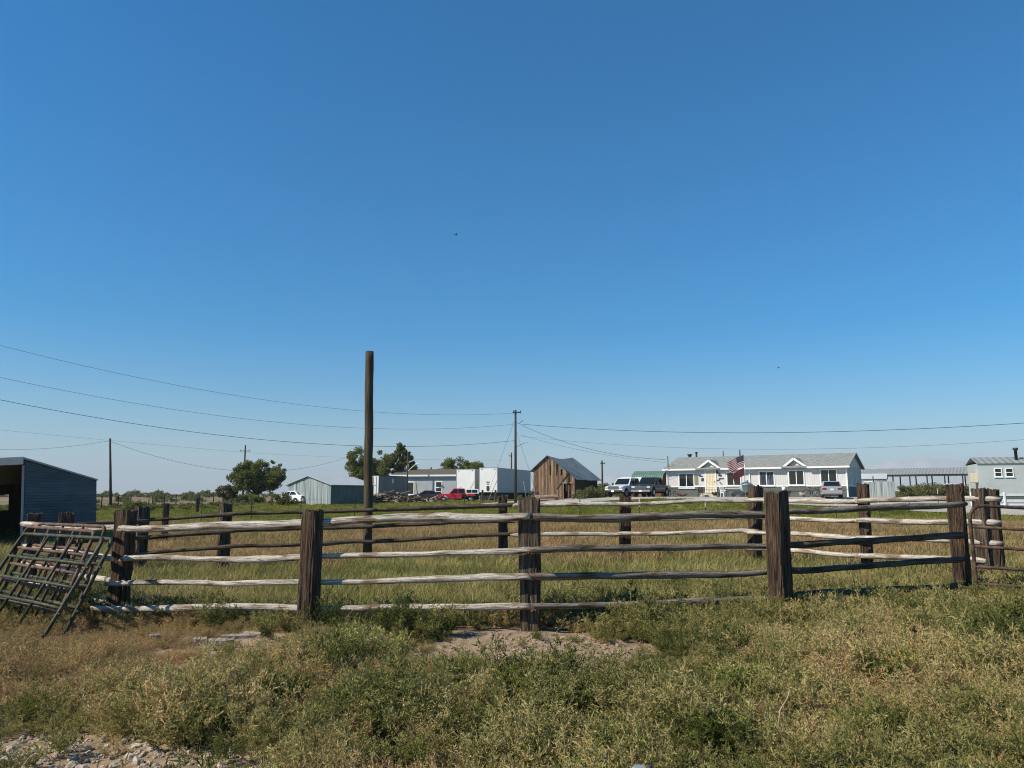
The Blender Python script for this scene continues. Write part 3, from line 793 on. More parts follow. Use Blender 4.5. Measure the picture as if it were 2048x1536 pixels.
MB().tube([(0, 0, .42), (0, 0, .46)], .2, 14).build('lid', M['white'], bk)
def cycle(u, off, label, rz=0.0, s_=1.0):
    p = hloc(u, 990, off)
    T = thing('bicycle', p, -HA + rz, label, 'bicycle'); T.scale = (s_, s_, s_)
    for x in (-.5, .5):
        w = MB(); w.tube([(x + .33 * math.cos(q * math.pi / 10), 0, .33 + .33 * math.sin(q * math.pi / 10)) for q in range(21)], .025, 6, cap=False)
        wo_ = w.build('wheel', M['black'], T)
        sp = MB()
        for q in range(6):
            a = q * math.pi / 6; sp.tube([(x - .32 * math.cos(a), 0, .33 - .32 * math.sin(a)), (x + .32 * math.cos(a), 0, .33 + .32 * math.sin(a))], .004, 4)
        sp.build('spokes', M['chrome'], wo_)
    fr = MB()
    for a, b in (((-.5, 0, .33), (-.12, 0, .3)), ((-.12, 0, .3), (.3, 0, .72)), ((-.12, 0, .3), (-.22, 0, .8)), ((-.2, 0, .72), (.3, 0, .75)), ((.5, 0, .33), (.3, 0, .85)), ((-.5, 0, .33), (-.2, 0, .72))): fr.tube([a, b], .02, 6)
    fr.build('frame', M['dark_metal'], T)
    MB().tube([(.28, -.28, .92), (.3, 0, .86), (.28, .28, .92)], .015, 6).build('handlebar', M['dark_metal'], T)
    MB().box((-.22, 0, .84), (.26, .13, .06)).build('saddle', M['black'], T)
cycle(1625, 1.3, 'black bicycle leaning by the charcoal skirting beside another bicycle', .1)
cycle(1643, 2.2, 'black bicycle just behind the silver hatchback', -.15)
cycle(1344, 1.0, 'child bicycle lying near the far left downspout of the house', .3, .75)
def chair(u, off, label, m, rz):
    p = hloc(u, 990, off); T = thing('garden_chair', p, rz, label, 'chair')
    MB().bx(-.25, .25, -.25, .25, .38, .43).build('seat', m, T)
    MB().box((0, .26, .68), (.5, .05, .55), 0, 0, Matrix.Rotation(R(-12), 4, 'X')).build('backrest', m, T)
    for x in (-.22, .22):
        for y in (-.22, .22): MB().bx(x - .025, x + .025, y - .025, y + .025, 0, .38).build('leg', m, T)
        MB().bx(x - .03, x + .03, -.25, .28, .6, .64).build('armrest', m, T)
chair(1448, 2.0, 'white garden chair right of the house steps', M['white'], .4)
chair(1401, 1.6, 'dark garden chair left of the house steps', M['dark_metal'], -.3)
def junk(u, off, label, m, size, seed, name='scrap_heap'):
    p = hloc(u, 990, off); q = random.Random(seed); h_ = MB()
    for i in range(9):
        h_.box((q.uniform(-.5, .5) * size, q.uniform(-.3, .3) * size, .12 + q.uniform(0, .3) * size), (q.uniform(.2, .7) * size, q.uniform(.1, .3) * size, q.uniform(.08, .25) * size), q.uniform(0, 3), 0, Matrix.Rotation(q.uniform(-.6, .6), 4, 'Y'))
    o = h_.build(name, m, None, loc=p, rz=q.uniform(0, 3), bevel=.02); tag(o, label, 'junk')
junk(1432, 1.4, 'dark heap of odds and ends by the foot of the house steps', M['dark_metal'], .8, 3)
junk(1362, 1.5, 'brown heap of scrap under the leftmost house window', mat('brown_scrap', [(0.10, 0.05, 0.035), (0.2, 0.13, 0.09)], .8, 0, 6), .8, 5)
junk(1605, 1.0, 'grey tangle of scrap under the second house gable', mat('grey_scrap', [(0.25, 0.24, 0.22), (0.42, 0.4, 0.37)], .8, 0, 6), .8, 8)

# ================================================================== vehicles
def wheel_set(T, xs_, half, r_, rim):
    for x in xs_:
        for sy in (-1, 1):
            w = MB(); w.tube([(x, sy * (half - .20), r_), (x, sy * (half - .21 + .02), r_), (x, sy * (half - .02), r_), (x, sy * half, r_)], [r_ * .9, r_, r_, r_ * .92], 22)
            wo_ = w.build('wheel', M['black'], T)
            q = MB(); q.tube([(x, sy * (half - .01), r_), (x, sy * (half + .012), r_), (x, sy * (half + .02), r_)], [r_ * .64, r_ * .6, r_ * .2], 16); q.build('rim', rim, wo_)
def arch_profile(pts_top, x0, x1, zb, wheels, r_):
    """lower body outline from front-bottom, round the wheel arches, then over the given top points"""
    poly = [(x1, zb)]
    for wx in sorted(wheels, reverse=True):
        n = 8
        for i in range(n + 1):
            a = math.pi * i / n
            poly.append((wx + r_ * math.cos(a), max(zb, zb - .0 + r_ * math.sin(a) * .95 + .0)))
    poly.append((x0, zb))
    return poly + pts_top
def carpaint(name, col, rough=0.25, metal=0.0):
    m, nt, b, N, Lk = newmat(name)
    b.inputs['Base Color'].default_value = c4(col); b.inputs['Roughness'].default_value = rough; b.inputs['Metallic'].default_value = metal
    b.inputs['Coat Weight'].default_value = 0.4; b.inputs['Coat Roughness'].default_value = 0.08
    return m
def pickup(name, label, loc, rz, paint, topper=None, flatbed=False, rack=False, plate=True, L=5.7, roofpaint=None, bumper='chrome'):
    """x forward; front bumper at +L/2"""
    T = thing(name, loc, rz, label, 'truck')
    h2 = L / 2; wf, wr = h2 - .95, -h2 + 1.15; W = .98
    rear = -.45 if flatbed else -h2 + .02
    top = [(rear, 1.12), (h2 - 1.55, 1.14), (h2 - .9, 1.12), (h2 - .25, 1.03), (h2 - .08, .9)] if not flatbed else [(-.45, 1.12), (h2 - 1.55, 1.14), (h2 - .9, 1.12), (h2 - .25, 1.03), (h2 - .08, .9)]
    wheels = [wf] if flatbed else [wf, wr]
    poly = arch_profile(top, rear, h2 - .08, .48, wheels, .47)
    b = MB(); b.extrude(poly, -W, W, 0, lambda z: 1.0 - .05 * max(0, z - .85) / .3); b.build('body', paint, T, bevel=.035)
    if flatbed:
        MB().bx(-h2, -.5, -1.0, 1.0, .82, .98).build('flat_bed', M['black'], T, bevel=.015)
        MB().bx(-h2 + .15, -.4, -.45, .45, .5, .8).build('chassis', M['black'], T)
        for sy in (-1, 1):
            mb = MB(); mb.extrude([(wr - .62, .82), (wr - .48, 1.12), (wr + .48, 1.12), (wr + .62, .82)], sy * .72, sy * 1.04); mb.build('rear_fender', paint, T, bevel=.03)
    cab = [(-.95, 1.10), (-.85, 1.86), (.62, 1.88), (1.32, 1.13)]
    c = MB(); c.extrude(cab, -.90, .90, 0, lambda z: 1.0 - .17 * (z - 1.1) / .78); c.build('cab', roofpaint or paint, T, bevel=.04)
    # glass
    wfn = lambda z: (1.0 - .17 * (z - 1.1) / .78)
    g = MB(); zz = (1.2, 1.80)
    fx = lambda z: 1.32 - (z - 1.13) / .75 * .70 + .012
    g.face([(fx(z), s_ * .80 * wfn(z), z) for z, s_ in ((zz[0], -1), (zz[0], 1), (zz[1], 1), (zz[1], -1))]); g.build('windscreen', M['carglass'], T)
    g = MB(); g.face([(-.95 + (z - 1.1) / .76 * .10 - .012, s_ * .75 * wfn(z), z) for z, s_ in ((1.25, -1), (1.25, 1), (1.76, 1), (1.76, -1))]); g.build('rear_window', M['carglass'], T)
    for sy in (-1, 1):
        for (xa, xb, xc, xd) in ((.12, 1.10, .58, .12), (-.84, .02, .02, -.78)):
            g = MB(); yv = lambda z: sy * (.90 * wfn(z) + .006)
            g.face([(xa, yv(1.2), 1.2), (xb, yv(1.2), 1.2), (xc, yv(1.78), 1.78), (xd, yv(1.78), 1.78)]); g.build('side_window', M['carglass'], T)
        MB().box((1.0, sy * 1.08, 1.24), (.12, .2, .24)).build('mirror', M['black'], T, bevel=.03)
        MB().box((.0, sy * (W + .0), .98), (.2, .03, .04)).build('door_handle', M['chrome'], T)
        hl = MB(); hl.box((h2 - .1, sy * .76, .90), (.12, .36, .2)); hl.build('headlight', M['lens'], T, bevel=.03)
        MB().box((-h2 + .0, sy * .88, .95), (.06, .16, .34)).build('tail_light', M['redlens'], T)
    gr = MB(); gr.box((h2 - .075, 0, .88), (.10, 1.14, .30)); gro = gr.build('grille', M['black'], T, bevel=.03)
    for z in (.80, .89, .98): MB().box((h2 - .02, 0, z), (.025, 1.1, .03)).build('grille_bar', M['chrome'], gro)
    MB().box((h2 - .01, 0, .56), (.18, 1.9, .2)).build('front_bumper', M[bumper] if not flatbed else M['black'], T, bevel=.04)
    MB().box((-h2, 0, .56), (.16, 1.8, .18)).build('rear_bumper', M['dark_metal'], T, bevel=.03)
    if plate: MB().box((h2 + .09, 0, .56), (.012, .3, .15)).build('number_plate', M['white'], T)
    MB().bx(-h2 + .5, h2 - .4, -.6, .6, .34, .52).build('underside', M['black'], T)
    if not flatbed:   # open load bed
        MB().bx(-h2 + .12, -1.0, -.80, .80, 1.09, 1.135).build('bed_liner', M['black'], T)
    if topper:
        tp = [(-h2 + .05, 1.13), (-h2 + .12, 1.78), (-.98, 1.80), (-.98, 1.13)]
        q = MB(); q.extrude(tp, -.92, .92, 0, lambda z: 1 - .1 * (z - 1.13) / .6); q.build('canopy', topper, T, bevel=.04)
        for sy in (-1, 1):
            for xa, xb in ((-2.55, -1.85), (-1.75, -1.1)):
                g = MB(); g.face([(xa, sy * .905, 1.28), (xb, sy * .905, 1.28), (xb, sy * .87, 1.66), (xa, sy * .87, 1.66)]); g.build('canopy_window', M['carglass'], T)
    if rack:
        mb = MB()
        for x in (-h2 + .1, -.6):
            mb.tube([(x, -.9, .98), (x, -.9, 1.9), (x, .9, 1.9), (x, .9, .98)], .035, 6)
        mb.build('headache_rack', M['black'], T)
    wheel_set(T, (wf, wr), W + .01, .39, M['chrome'])
    return T
M['lens'] = mat('headlamp_lens', [(0.55, 0.55, 0.52)], .15, 0.2)
M['redlens'] = mat('tail_lamp_lens', [(0.25, 0.02, 0.02)], .2)
def place_front(u, D, a, W, L):
    """centre of a vehicle whose near front corner is at column u"""
    a = R(a); c0 = Vector((kx(u) * D, D, 0))
    p = c0 + Vector((-math.cos(a), math.sin(a), 0)) * W / 2 + Vector((math.sin(a), math.cos(a), 0)) * L / 2
    p.z = gz(p.x, p.y) + .05
    return p, math.atan2(-math.cos(a), -math.sin(a))
p, rz = place_front(1244, 72, 38, 1.96, 5.7)
pickup('pickup_truck', 'white pickup truck nosed out beside the round green bush', p, rz, carpaint('white_car_paint', (.74, .75, .76)), bumper='black')
p, rz = place_front(1301, 71, 31, 1.96, 5.7)
pickup('pickup_truck', 'dark grey pickup truck with chrome bumper beside the white pickup', p, rz, carpaint('grey_car_paint', (.035, .037, .04), .3, .2))
rp = Vector(((kx(875) + kx(958)) / 2 * 93.5, 93.5, 0)); rp.z = gz(rp.x, rp.y)
pickup('pickup_truck', 'bright red pickup truck with white canopy and black flat bed', rp, math.pi + .10, carpaint('red_car_paint', (.62, .014, .02)), M['white'], True, False, False, 5.75, None).scale = (.9, .9, .9)
p = at(1902, 965, 112); pickup('pickup_truck', 'distant pale pickup truck beside the scrub near the long open barn', (p.x, p.y, gz(p.x, p.y)), math.pi * .75, carpaint('pale_car_paint', (.5, .52, .54)))
def sedan(name, label, loc, rz, paint, hatch=False, cat='car'):
    T = thing(name, loc, rz, label, cat)
    h2, W, wf, wr = 2.3, .88, 1.42, -1.35
    top = [(-h2, .62), (-h2 + .05, .95), (-1.7 if not hatch else -2.15, 1.02), (.85, .98), (1.7, .86), (h2 - .1, .72), (h2, .55)]
    poly = arch_profile(top, -h2, h2, .30, [wf, wr], .40)
    b = MB(); b.extrude(poly, -W, W, 0, lambda z: 1 - .06 * max(0, z - .7) / .3); b.build('body', paint, T, bevel=.05)
    cab = [(-1.75, .99), (-1.0, 1.42), (.05, 1.45), (.95, .97)] if not hatch else [(-2.15, 1.0), (-1.75, 1.50), (.05, 1.53), (.95, .97)]
    hh = 1.45 if not hatch else 1.53
    wfn = lambda z: 1 - .2 * (z - .97) / .5
    c = MB(); c.extrude(cab, -.82, .82, 0, wfn); c.build('roof', paint, T, bevel=.05)
    def ln(p, q, t, e): return (p[0] + (q[0] - p[0]) * t + e, p[1] + (q[1] - p[1]) * t)
    for nm, (p0, p1), e in (('windscreen', (cab[3], cab[2]), .012), ('rear_window', (cab[0], cab[1]), -.012)):
        a0, a1 = ln(p0, p1, .12, e), ln(p0, p1, .86, e)
        g = MB(); g.face([(a0[0], -.72 * wfn(a0[1]), a0[1]), (a0[0], .72 * wfn(a0[1]), a0[1]), (a1[0], .72 * wfn(a1[1]), a1[1]), (a1[0], -.72 * wfn(a1[1]), a1[1])]); g.build(nm, M['carglass'], T)
    for sy in (-1, 1):
        for q in (((.72, 1.04), (-.28, 1.04), (-.28, hh - .08), (.05, hh - .08)), ((-.36, 1.04), (cab[0][0] + .3, 1.04), (cab[1][0] + .05, hh - .1), (-.36, hh - .08))):
            g = MB(); g.face([(x, sy * (.82 * wfn(z) + .008), z) for x, z in q]); g.build('side_window', M['carglass'], T)
        MB().box((.78, sy * .93, 1.03), (.1, .16, .12)).build('mirror', paint, T, bevel=.02)
        MB().box((h2 - .12, sy * .62, .68), (.14, .34, .13)).build('headlight', M['lens'], T, bevel=.02)
        MB().box((-h2 + .04, sy * .64, .80), (.1, .36, .16)).build('tail_light', M['redlens'], T, bevel=.02)
    MB().box((-h2 - .02, 0, .45), (.14, 1.66, .2)).build('rear_bumper', paint, T, bevel=.04)
    MB().box((h2 - .02, 0, .42), (.14, 1.66, .2)).build('front_bumper', paint, T, bevel=.04)
    MB().box((-h2 - .01, 0, .74), (.02, .32, .15)).build('number_plate', M['white'], T)
    MB().bx(-h2 + .4, h2 - .3, -.6, .6, .2, .32).build('underside', M['black'], T)
    wheel_set(T, (wf, wr), W + .01, .32, M['chrome'])
    return T
p, rz = place_front(1688, 62.5, 20, 1.76, 4.6)
sedan('hatchback_car', 'silver hatchback parked tail out at the right end of the white house', p, rz + math.pi, carpaint('silver_car_paint', (.36, .36, .36), .3, .3), True).scale = (.93, .93, .93)
p = at(586, 1008, 84); sedan('sedan_car', 'white sedan half hidden by brush left of the grey metal shed', (p.x, p.y, gz(p.x, p.y)), math.atan2(.55, -.83), carpaint('white_sedan_paint', (.74, .74, .74)))
p = at(850, 1000, 99.5); sedan('sedan_car', 'dark brown old car behind the wood pile', (p.x, p.y, gz(p.x, p.y)), math.atan2(-.25, -1), carpaint('brown_car_paint', (.055, .03, .025), .4))
p = at(869, 1000, 108); sedan('sedan_car', 'white car showing between the dark car and the red pickup', (p.x, p.y, gz(p.x, p.y) - .05), math.atan2(.9, -.3), carpaint('white_far_paint', (.72, .72, .72)))

# ================================================================== outbuildings, from left to right
def corner_thing(name, label, cat, u, D, a, group=None, z=None):
    x = kx(u) * D
    return thing(name, (x, D, gz(x, D) if z is None else z), -R(a), label, cat, group)
def lenL(u0, D, a, ul):
    return along(ul, kx(u0) * D, D, R(a))
def panel_row(T, name, m, x0, x1, n, y, z0, ztop, thick=.03, axis='x', jit=0.0, seed=1, gap=.0, ends=None):
    """a wall of upright boards or sheets, each its own part; ztop is a function of the position along the wall"""
    q = random.Random(seed)
    w = (x1 - x0) / n
    for i in range(n):
        a, b = x0 + i * w + gap / 2, x0 + (i + 1) * w - gap / 2
        o_ = y + (thick * .5 if i % 2 else 0) + q.uniform(-jit, jit)
        zl = z0 + (q.uniform(-.05, .08) if jit else 0)
        if ends and ends(i, q) is not None: zl = ends(i, q)
        mb = MB()
        za, zb = ztop(a), ztop(b)
        prof = [(a, zl), (b, zl), (b, zb), (a, za)]
        if axis == 'x': v0 = [(s_, o_ - thick, t) for s_, t in prof]; v1 = [(s_, o_, t) for s_, t in prof]
        else: v0 = [(o_, s_, t) for s_, t in prof]; v1 = [(o_ + thick, s_, t) for s_, t in prof]
        mb.v = v0 + v1
        for f_ in ((0, 1, 2, 3), (7, 6, 5, 4), (0, 4, 5, 1), (1, 5, 6, 2), (2, 6, 7, 3), (3, 7, 4, 0)): mb.f.append(f_); mb.m.append(0); mb.sm.append(False)
        mb.build(name, m[i % len(m)] if isinstance(m, list) else m, T)
def slab(T, name, m, quad, th):
    """sloping roof slab from four top corners"""
    mb = MB(); mb.v = [(x, y, z - th) for x, y, z in quad] + list(quad)
    for q in ((3, 2, 1, 0), (4, 5, 6, 7), (0, 1, 5, 4), (1, 2, 6, 5), (2, 3, 7, 6), (3, 0, 4, 7)): mb.f.append(q); mb.m.append(0); mb.sm.append(False)
    return mb.build(name, m, T)

# --- grey sheet-metal shed
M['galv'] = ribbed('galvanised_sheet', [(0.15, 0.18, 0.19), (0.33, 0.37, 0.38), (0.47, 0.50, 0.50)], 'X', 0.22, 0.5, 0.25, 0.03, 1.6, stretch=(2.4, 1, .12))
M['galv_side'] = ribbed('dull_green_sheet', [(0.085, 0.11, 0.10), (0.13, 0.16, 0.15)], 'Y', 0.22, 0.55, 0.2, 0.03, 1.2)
M['galv_roof'] = ribbed('galvanised_roof_sheet', [(0.40, 0.425, 0.43), (0.48, 0.50, 0.505)], 'Y', 0.3, 0.6, 0.0, 0.02, .8)
a = 35; T = corner_thing('metal_shed', 'grey corrugated metal shed with a low gable and pale roof', 'shed', 662, 80, a)
L_ = lenL(662, 80, a, 575); eh = at(662, 970, 80).z - T.location.z; rh = eh + .95; dp = 6.2
panel_row(T, 'wall_panel', M['galv'], -L_, 0, 14, 0, -.2, lambda x: eh + (rh - eh) * (1 - abs(x + L_ / 2) / (L_ / 2)))
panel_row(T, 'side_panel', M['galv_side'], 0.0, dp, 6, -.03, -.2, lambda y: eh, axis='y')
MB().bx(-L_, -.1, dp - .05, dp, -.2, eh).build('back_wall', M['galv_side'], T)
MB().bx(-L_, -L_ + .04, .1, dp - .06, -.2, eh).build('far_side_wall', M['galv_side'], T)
slab(T, 'roof', M['galv_roof'], [(-L_ / 2, -.25, rh + .08), (.3, -.25, eh + .02), (.3, dp + .2, eh + .02), (-L_ / 2, dp + .2, rh + .08)], .05)
slab(T, 'roof', M['galv_roof'], [(-L_ - .3, -.25, eh + .02), (-L_ / 2, -.25, rh + .08), (-L_ / 2, dp + .2, rh + .08), (-L_ - .3, dp + .2, eh + .02)], .05)

# --- grey container on the ground
M['cont_side'] = ribbed('grey_container_steel', [(0.19, 0.17, 0.15), (0.26, 0.235, 0.21)], 'Y', 0.28, 0.6, 0.1, 0.06, 1.0, stretch=(1, 2, .2))
a = 25; T = corner_thing('shipping_container', 'weathered grey steel container behind the wood pile', 'container', 757, 95, a)
L_ = 2.35; dp = 6.6; eh = at(757, 951, 95).z - T.location.z; b0 = eh - 2.55
MB().bx(-L_, 0, .06, dp, b0, eh - .005).build('box', M['cont_side'], T)
for i, x in enumerate((-L_ / 2, 0)):
    d_ = MB(); d_.bx(x - L_ / 2 + .04, x - .04, .0, .058, b0 + .1, eh - .08); do = d_.build('door', M['offwhite'], T)
    for k_ in (.3, .7): MB().tube([(x - L_ / 2 * k_, -.03, b0 + .15), (x - L_ / 2 * k_, -.03, eh - .12)], .02, 6).build('locking_bar', M['dark_metal'], do)
MB().bx(-.03, .03, .03, dp + .03, eh - .08, eh + .03).build('top_rail', M['dark_metal'], T)
MB().bx(.004, .02, 2.9, 3.3, eh - .9, eh - .4).build('placard', M['offwhite'], T)
MB().bx(-L_ + .1, -.1, .3, dp - .3, -.2, b0).build('blocking', M['black'], T)

# --- blue-grey mobile home with brown roof
M['bluegrey'] = ribbed('blue_grey_siding', [(0.33, 0.355, 0.38), (0.39, 0.415, 0.44)], 'X', 0.3, .6, 0, .02, .8, 'SAW')
M['brownroof'] = mat('brown_shingles', [(0.085, 0.075, 0.055), (0.13, 0.115, 0.085)], .9, 0, 2, (1, 3, 1), .5, 8)
a = 12; T = corner_thing('mobile_home', 'blue-grey mobile home with a brown shingle roof behind the red pickup', 'house', 960, 112, a)
L_ = lenL(960, 112, a, 785); eh = at(880, 950, 113).z - T.location.z; rh = at(880, 940, 117).z - T.location.z + .15
MB().bx(-L_, 0, 0, 8, -.3, eh).build('wall', M['bluegrey'], T)
slab(T, 'roof', M['brownroof'], [(-L_ - .3, -.35, eh + .02), (.3, -.35, eh + .02), (.3, 4, rh), (-L_ - .3, 4, rh)], .10)
slab(T, 'roof', M['brownroof'], [(-L_ - .3, 4.003, rh), (.3, 4.003, rh), (.3, 8.35, eh + .02), (-L_ - .3, 8.35, eh + .02)], .10)
MB().bx(-L_ - .3, .3, -.42, -.353, eh - .2, eh + .06).build('fascia', M['white'], T)
mx = lambda u: -along(u, T.location.x, T.location.y, R(a))
mz = lambda u, v: at(u, v, T.location.y + .2 * -mx(u)).z - T.location.z
house_window(T, mx(870), mx(885), mz(877, 986), mz(877, 962), panes=1, tr=.16)
MB().bx(mx(870), mx(885), -.08, -.056, mz(877, 975) - .08, mz(877, 975) + .08).build('sash_bar', M['white'], T)
house_window(T, mx(814), mx(829), mz(821, 990), mz(821, 963), panes=1, tr=.16)
for x in (-5, -9): MB().tube([(x, 4.2, rh - .2), (x, 4.2, rh + .3)], .12, 8).build('roof_vent', M['dark_metal'], T)

# --- box trailers
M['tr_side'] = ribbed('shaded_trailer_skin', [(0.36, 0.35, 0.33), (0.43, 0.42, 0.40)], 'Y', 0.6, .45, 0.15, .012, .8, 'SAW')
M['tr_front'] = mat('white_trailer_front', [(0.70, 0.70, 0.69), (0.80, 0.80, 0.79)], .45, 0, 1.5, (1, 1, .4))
def trailer(label, u, D, a, ul, dp, vt, vb, rivets, extra):
    T = corner_thing('box_trailer', label, 'trailer', u, D, a)
    L_ = lenL(u, D, a, ul); g = T.location.z; eh = at(u, vt, D).z - g; b0 = at(u, vb, D).z - g
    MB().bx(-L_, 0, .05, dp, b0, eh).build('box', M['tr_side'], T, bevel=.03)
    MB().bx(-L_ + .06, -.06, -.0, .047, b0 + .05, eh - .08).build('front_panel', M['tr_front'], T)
    MB().bx(-L_ - .01, .012, -.012, .09, eh - .07, eh + .02).build('top_rail', M['shed_trim'], T)
    for x in (-L_ + .03, -.03): MB().bx(x - .045, x + .045, -.015, .08, b0, eh - .072).build('corner_rail', M['shed_trim'], T)
    MB().bx(-.012, .016, .1, dp - .02, b0 - .02, b0 + .12).build('side_rail', M['shed_trim'], T)
    MB().bx(-L_ + .3, -.3, .3, dp - .1, b0 - .28, b0 - .005).build('chassis', M['black'], T)
    for x in (-L_ + .5, -.5): MB().bx(x - .07, x + .07, 1.6, 1.8, -.1, b0 - .27).build('landing_leg', M['black'], T)
    for y in (dp - 2.3, dp - 1.1):
        for x in (-L_ + .2, -.2):
            w = MB(); w.tube([(x - .14, y, .5), (x + .14, y, .5)], .5, 18); w.build('wheel', M['black'], T)
    for x in (-L_ + .4, -.4): MB().box((x, -.02, eh - .22), (.14, .04, .09)).build('marker_light', M['dark_metal'], T)
    if extra:
        MB().box((-L_ * .52, -.03, b0 + .55), (.34, .06, .6)).build('junction_box', M['dark_metal'], T)
        for z, w in ((1.35, .5), (1.1, .3)): MB().box((-L_ * .52, -.012, b0 + z), (w, .02, .18)).build('notice', M['shed_trim'], T)
    else:
        for rr in (.28,):
            q = MB(); q.tube([(-L_ * .75 + rr * math.cos(t * math.pi / 2), -.01, b0 + .5 + rr * math.sin(t * math.pi / 2)) for t in range(5)], .02, 4, cap=False); q.build('placard_frame', M['dark_metal'], T)
    MB().bx(-L_ + .02, -.01, .35, 1.4, .25, b0 - .285).build('underbox', M['black'], T)
    return T
trailer('larger white box trailer with a long grey side behind the utility pole', 995, 99, 20, 958, 13.6, 935, 985, 0, True)
trailer('smaller clean white box trailer standing left of the larger box trailer', 950, 103, 20, 912, 8.0, 938, 985, 0, False)

# --- old board barn
M['plank'] = [mat('old_barn_board', [(0.075, 0.038, 0.02), (0.18, 0.096, 0.05), (0.29, 0.18, 0.10)], .9, 0, 3, (5, 5, .35), .5, 12, lo=.3, hi=.7),
              mat('old_barn_board_dark', [(0.04, 0.025, 0.016), (0.10, 0.06, 0.036), (0.17, 0.11, 0.068)], .9, 0, 3, (5, 5, .35), .5, 12, lo=.3, hi=.7),
              mat('old_barn_board_grey', [(0.10, 0.07, 0.048), (0.22, 0.16, 0.11), (0.34, 0.265, 0.195)], .9, 0, 3, (5, 5, .35), .5, 12, lo=.3, hi=.7)]
M['barnroof'] = mat('weathered_metal_roof', [(0.12, 0.145, 0.15), (0.18, 0.205, 0.205), (0.27, 0.29, 0.28)], .55, .2, 1.2, (.6, 3, 1), .3, 6, lo=.35, hi=.7)
a = 33; u0 = 1150; D0 = 82
T = corner_thing('old_barn', 'weathered brown board barn with a sagging grey metal roof', 'barn', u0, D0, a)
g = T.location.z; L_ = lenL(u0, D0, a, 1067); dp = 5.4
eR = at(1150, 954, D0).z - g; eL = at(1067, 939, D0 + L_ * math.sin(R(a))).z - g
tr_ = along(1097, kx(u0) * D0, D0, R(a)); rz_ = at(1097, 912, D0 + tr_ * math.sin(R(a))).z - g
def barn_top(x):
    return (rz_ + (eR - rz_) * (x + tr_) / tr_) if x > -tr_ else (eL + (rz_ - eL) * (x + L_) / (L_ - tr_))
bx_ = lambda u: -along(u, kx(u0) * D0, D0, R(a))
bz_ = lambda u, v: at(u, v, D0 - bx_(u) * math.sin(R(a))).z - g
q = random.Random(4)
NP = 30; w = L_ / NP
door_x = (bx_(1127), bx_(1145)); door_top = bz_(1136, 966)
holes = {int((bx_(1100) + L_) / w): (bz_(1100, 951), bz_(1100, 930)), int((bx_(1115.5) + L_) / w): (bz_(1115, 951), bz_(1115, 927)), int((bx_(1122) + L_) / w): (bz_(1122, 951), bz_(1122, 931))}
for i in range(NP):
    a0, a1 = -L_ + i * w, -L_ + (i + 1) * w
    a0 += q.uniform(.004, .016); a1 -= q.uniform(.004, .016)
    segs = [(q.uniform(-.05, .12) - .1, None)]
    if a0 > door_x[0] - .05 and a1 < door_x[1] + .05: segs = [(door_top, None)]
    elif i in holes: segs = [(-.1, holes[i][0]), (holes[i][1], None)]
    o_ = q.uniform(-.02, .02)
    for z0, z1 in segs:
        za = barn_top(a0) - .04 if z1 is None else z1; zb = barn_top(a1) - .04 if z1 is None else z1
        mb = MB(); mb.v = [(a0, o_ - .03, z0), (a1, o_ - .03, z0 + q.uniform(-.03, .03)), (a1, o_ - .03, zb), (a0, o_ - .03, za), (a0, o_, z0), (a1, o_, z0), (a1, o_, zb), (a0, o_, za)]
        for f_ in ((0, 1, 2, 3), (7, 6, 5, 4), (0, 4, 5, 1), (1, 5, 6, 2), (2, 6, 7, 3), (3, 7, 4, 0)): mb.f.append(f_); mb.m.append(0); mb.sm.append(False)
        mb.build('plank', M['plank'][q.choice((0, 0, 1, 2))], T)
panel_row(T, 'side_plank', M['boards_shade'], 0.06, dp, 16, -.03, -.1, lambda y: eR - .05, axis='y', jit=.008, seed=9)
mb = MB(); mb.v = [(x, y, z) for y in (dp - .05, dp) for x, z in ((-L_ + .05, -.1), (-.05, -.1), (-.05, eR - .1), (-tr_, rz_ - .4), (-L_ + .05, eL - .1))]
mb.f = [(0, 1, 2, 3, 4), (9, 8, 7, 6, 5), (0, 5, 6, 1), (1, 6, 7, 2), (2, 7, 8, 3), (3, 8, 9, 4), (4, 9, 5, 0)]; mb.m = [0] * 7; mb.sm = [False] * 7; mb.build('back_wall', M['boards_shade'], T)
MB().bx(-L_, -L_ + .04, .06, dp - .06, -.1, eL - .05).build('far_wall', M['boards_shade'], T)
MB().bx(-L_ + .1, -.1, 1.6, 1.64, -.1, eR).build('inner_wall', M['boards_shade'], T)
# roof sheets with a sagging ridge
def sag(y): return -.28 * math.sin(math.pi * min(1, max(0, (y + .2) / (dp + .5))))
NR = 5
for side in (0, 1):
    for k_ in range(NR):
        ya, yb = -.3 + (dp + .6) * k_ / NR, -.3 + (dp + .6) * (k_ + 1) / NR
        xe, ze = (.45, barn_top(0) - .45 * (rz_ - eR) / tr_) if side == 0 else (-L_ - .35, eL - .35 * (rz_ - eL) / (L_ - tr_))
        lift = .02 * (k_ % 2)
        # upper and lower sheets lap
        xm, zm = (-tr_ + xe) / 2, (rz_ + ze) / 2
        for (x1, z1, x2, z2, lf) in ((-tr_, rz_ + .05, xm, zm + .05, .02), (xm, zm + .06, xe, ze + .04, 0)):
            s1a, s1b = (sag(ya) * (1 if z1 > zm + .2 else .5)), (sag(yb) * (1 if z1 > zm + .2 else .5))
            s2a, s2b = (sag(ya) * (.5 if lf else .15)), (sag(yb) * (.5 if lf else .15))
            slab(T, 'roof_sheet', M['barnroof'], [(x1, ya, z1 + s1a + lift + lf), (x2, ya, z2 + s2a + lift + lf), (x2, yb, z2 + s2b + lift + lf), (x1, yb, z1 + s1b + lift + lf)], .03)
MB().beam((bx_(1114), -.07, bz_(1114, 978)), (bx_(1140), -.07, bz_(1140, 944)), .05, .12).build('leaning_beam', M['boards_shade'], T)
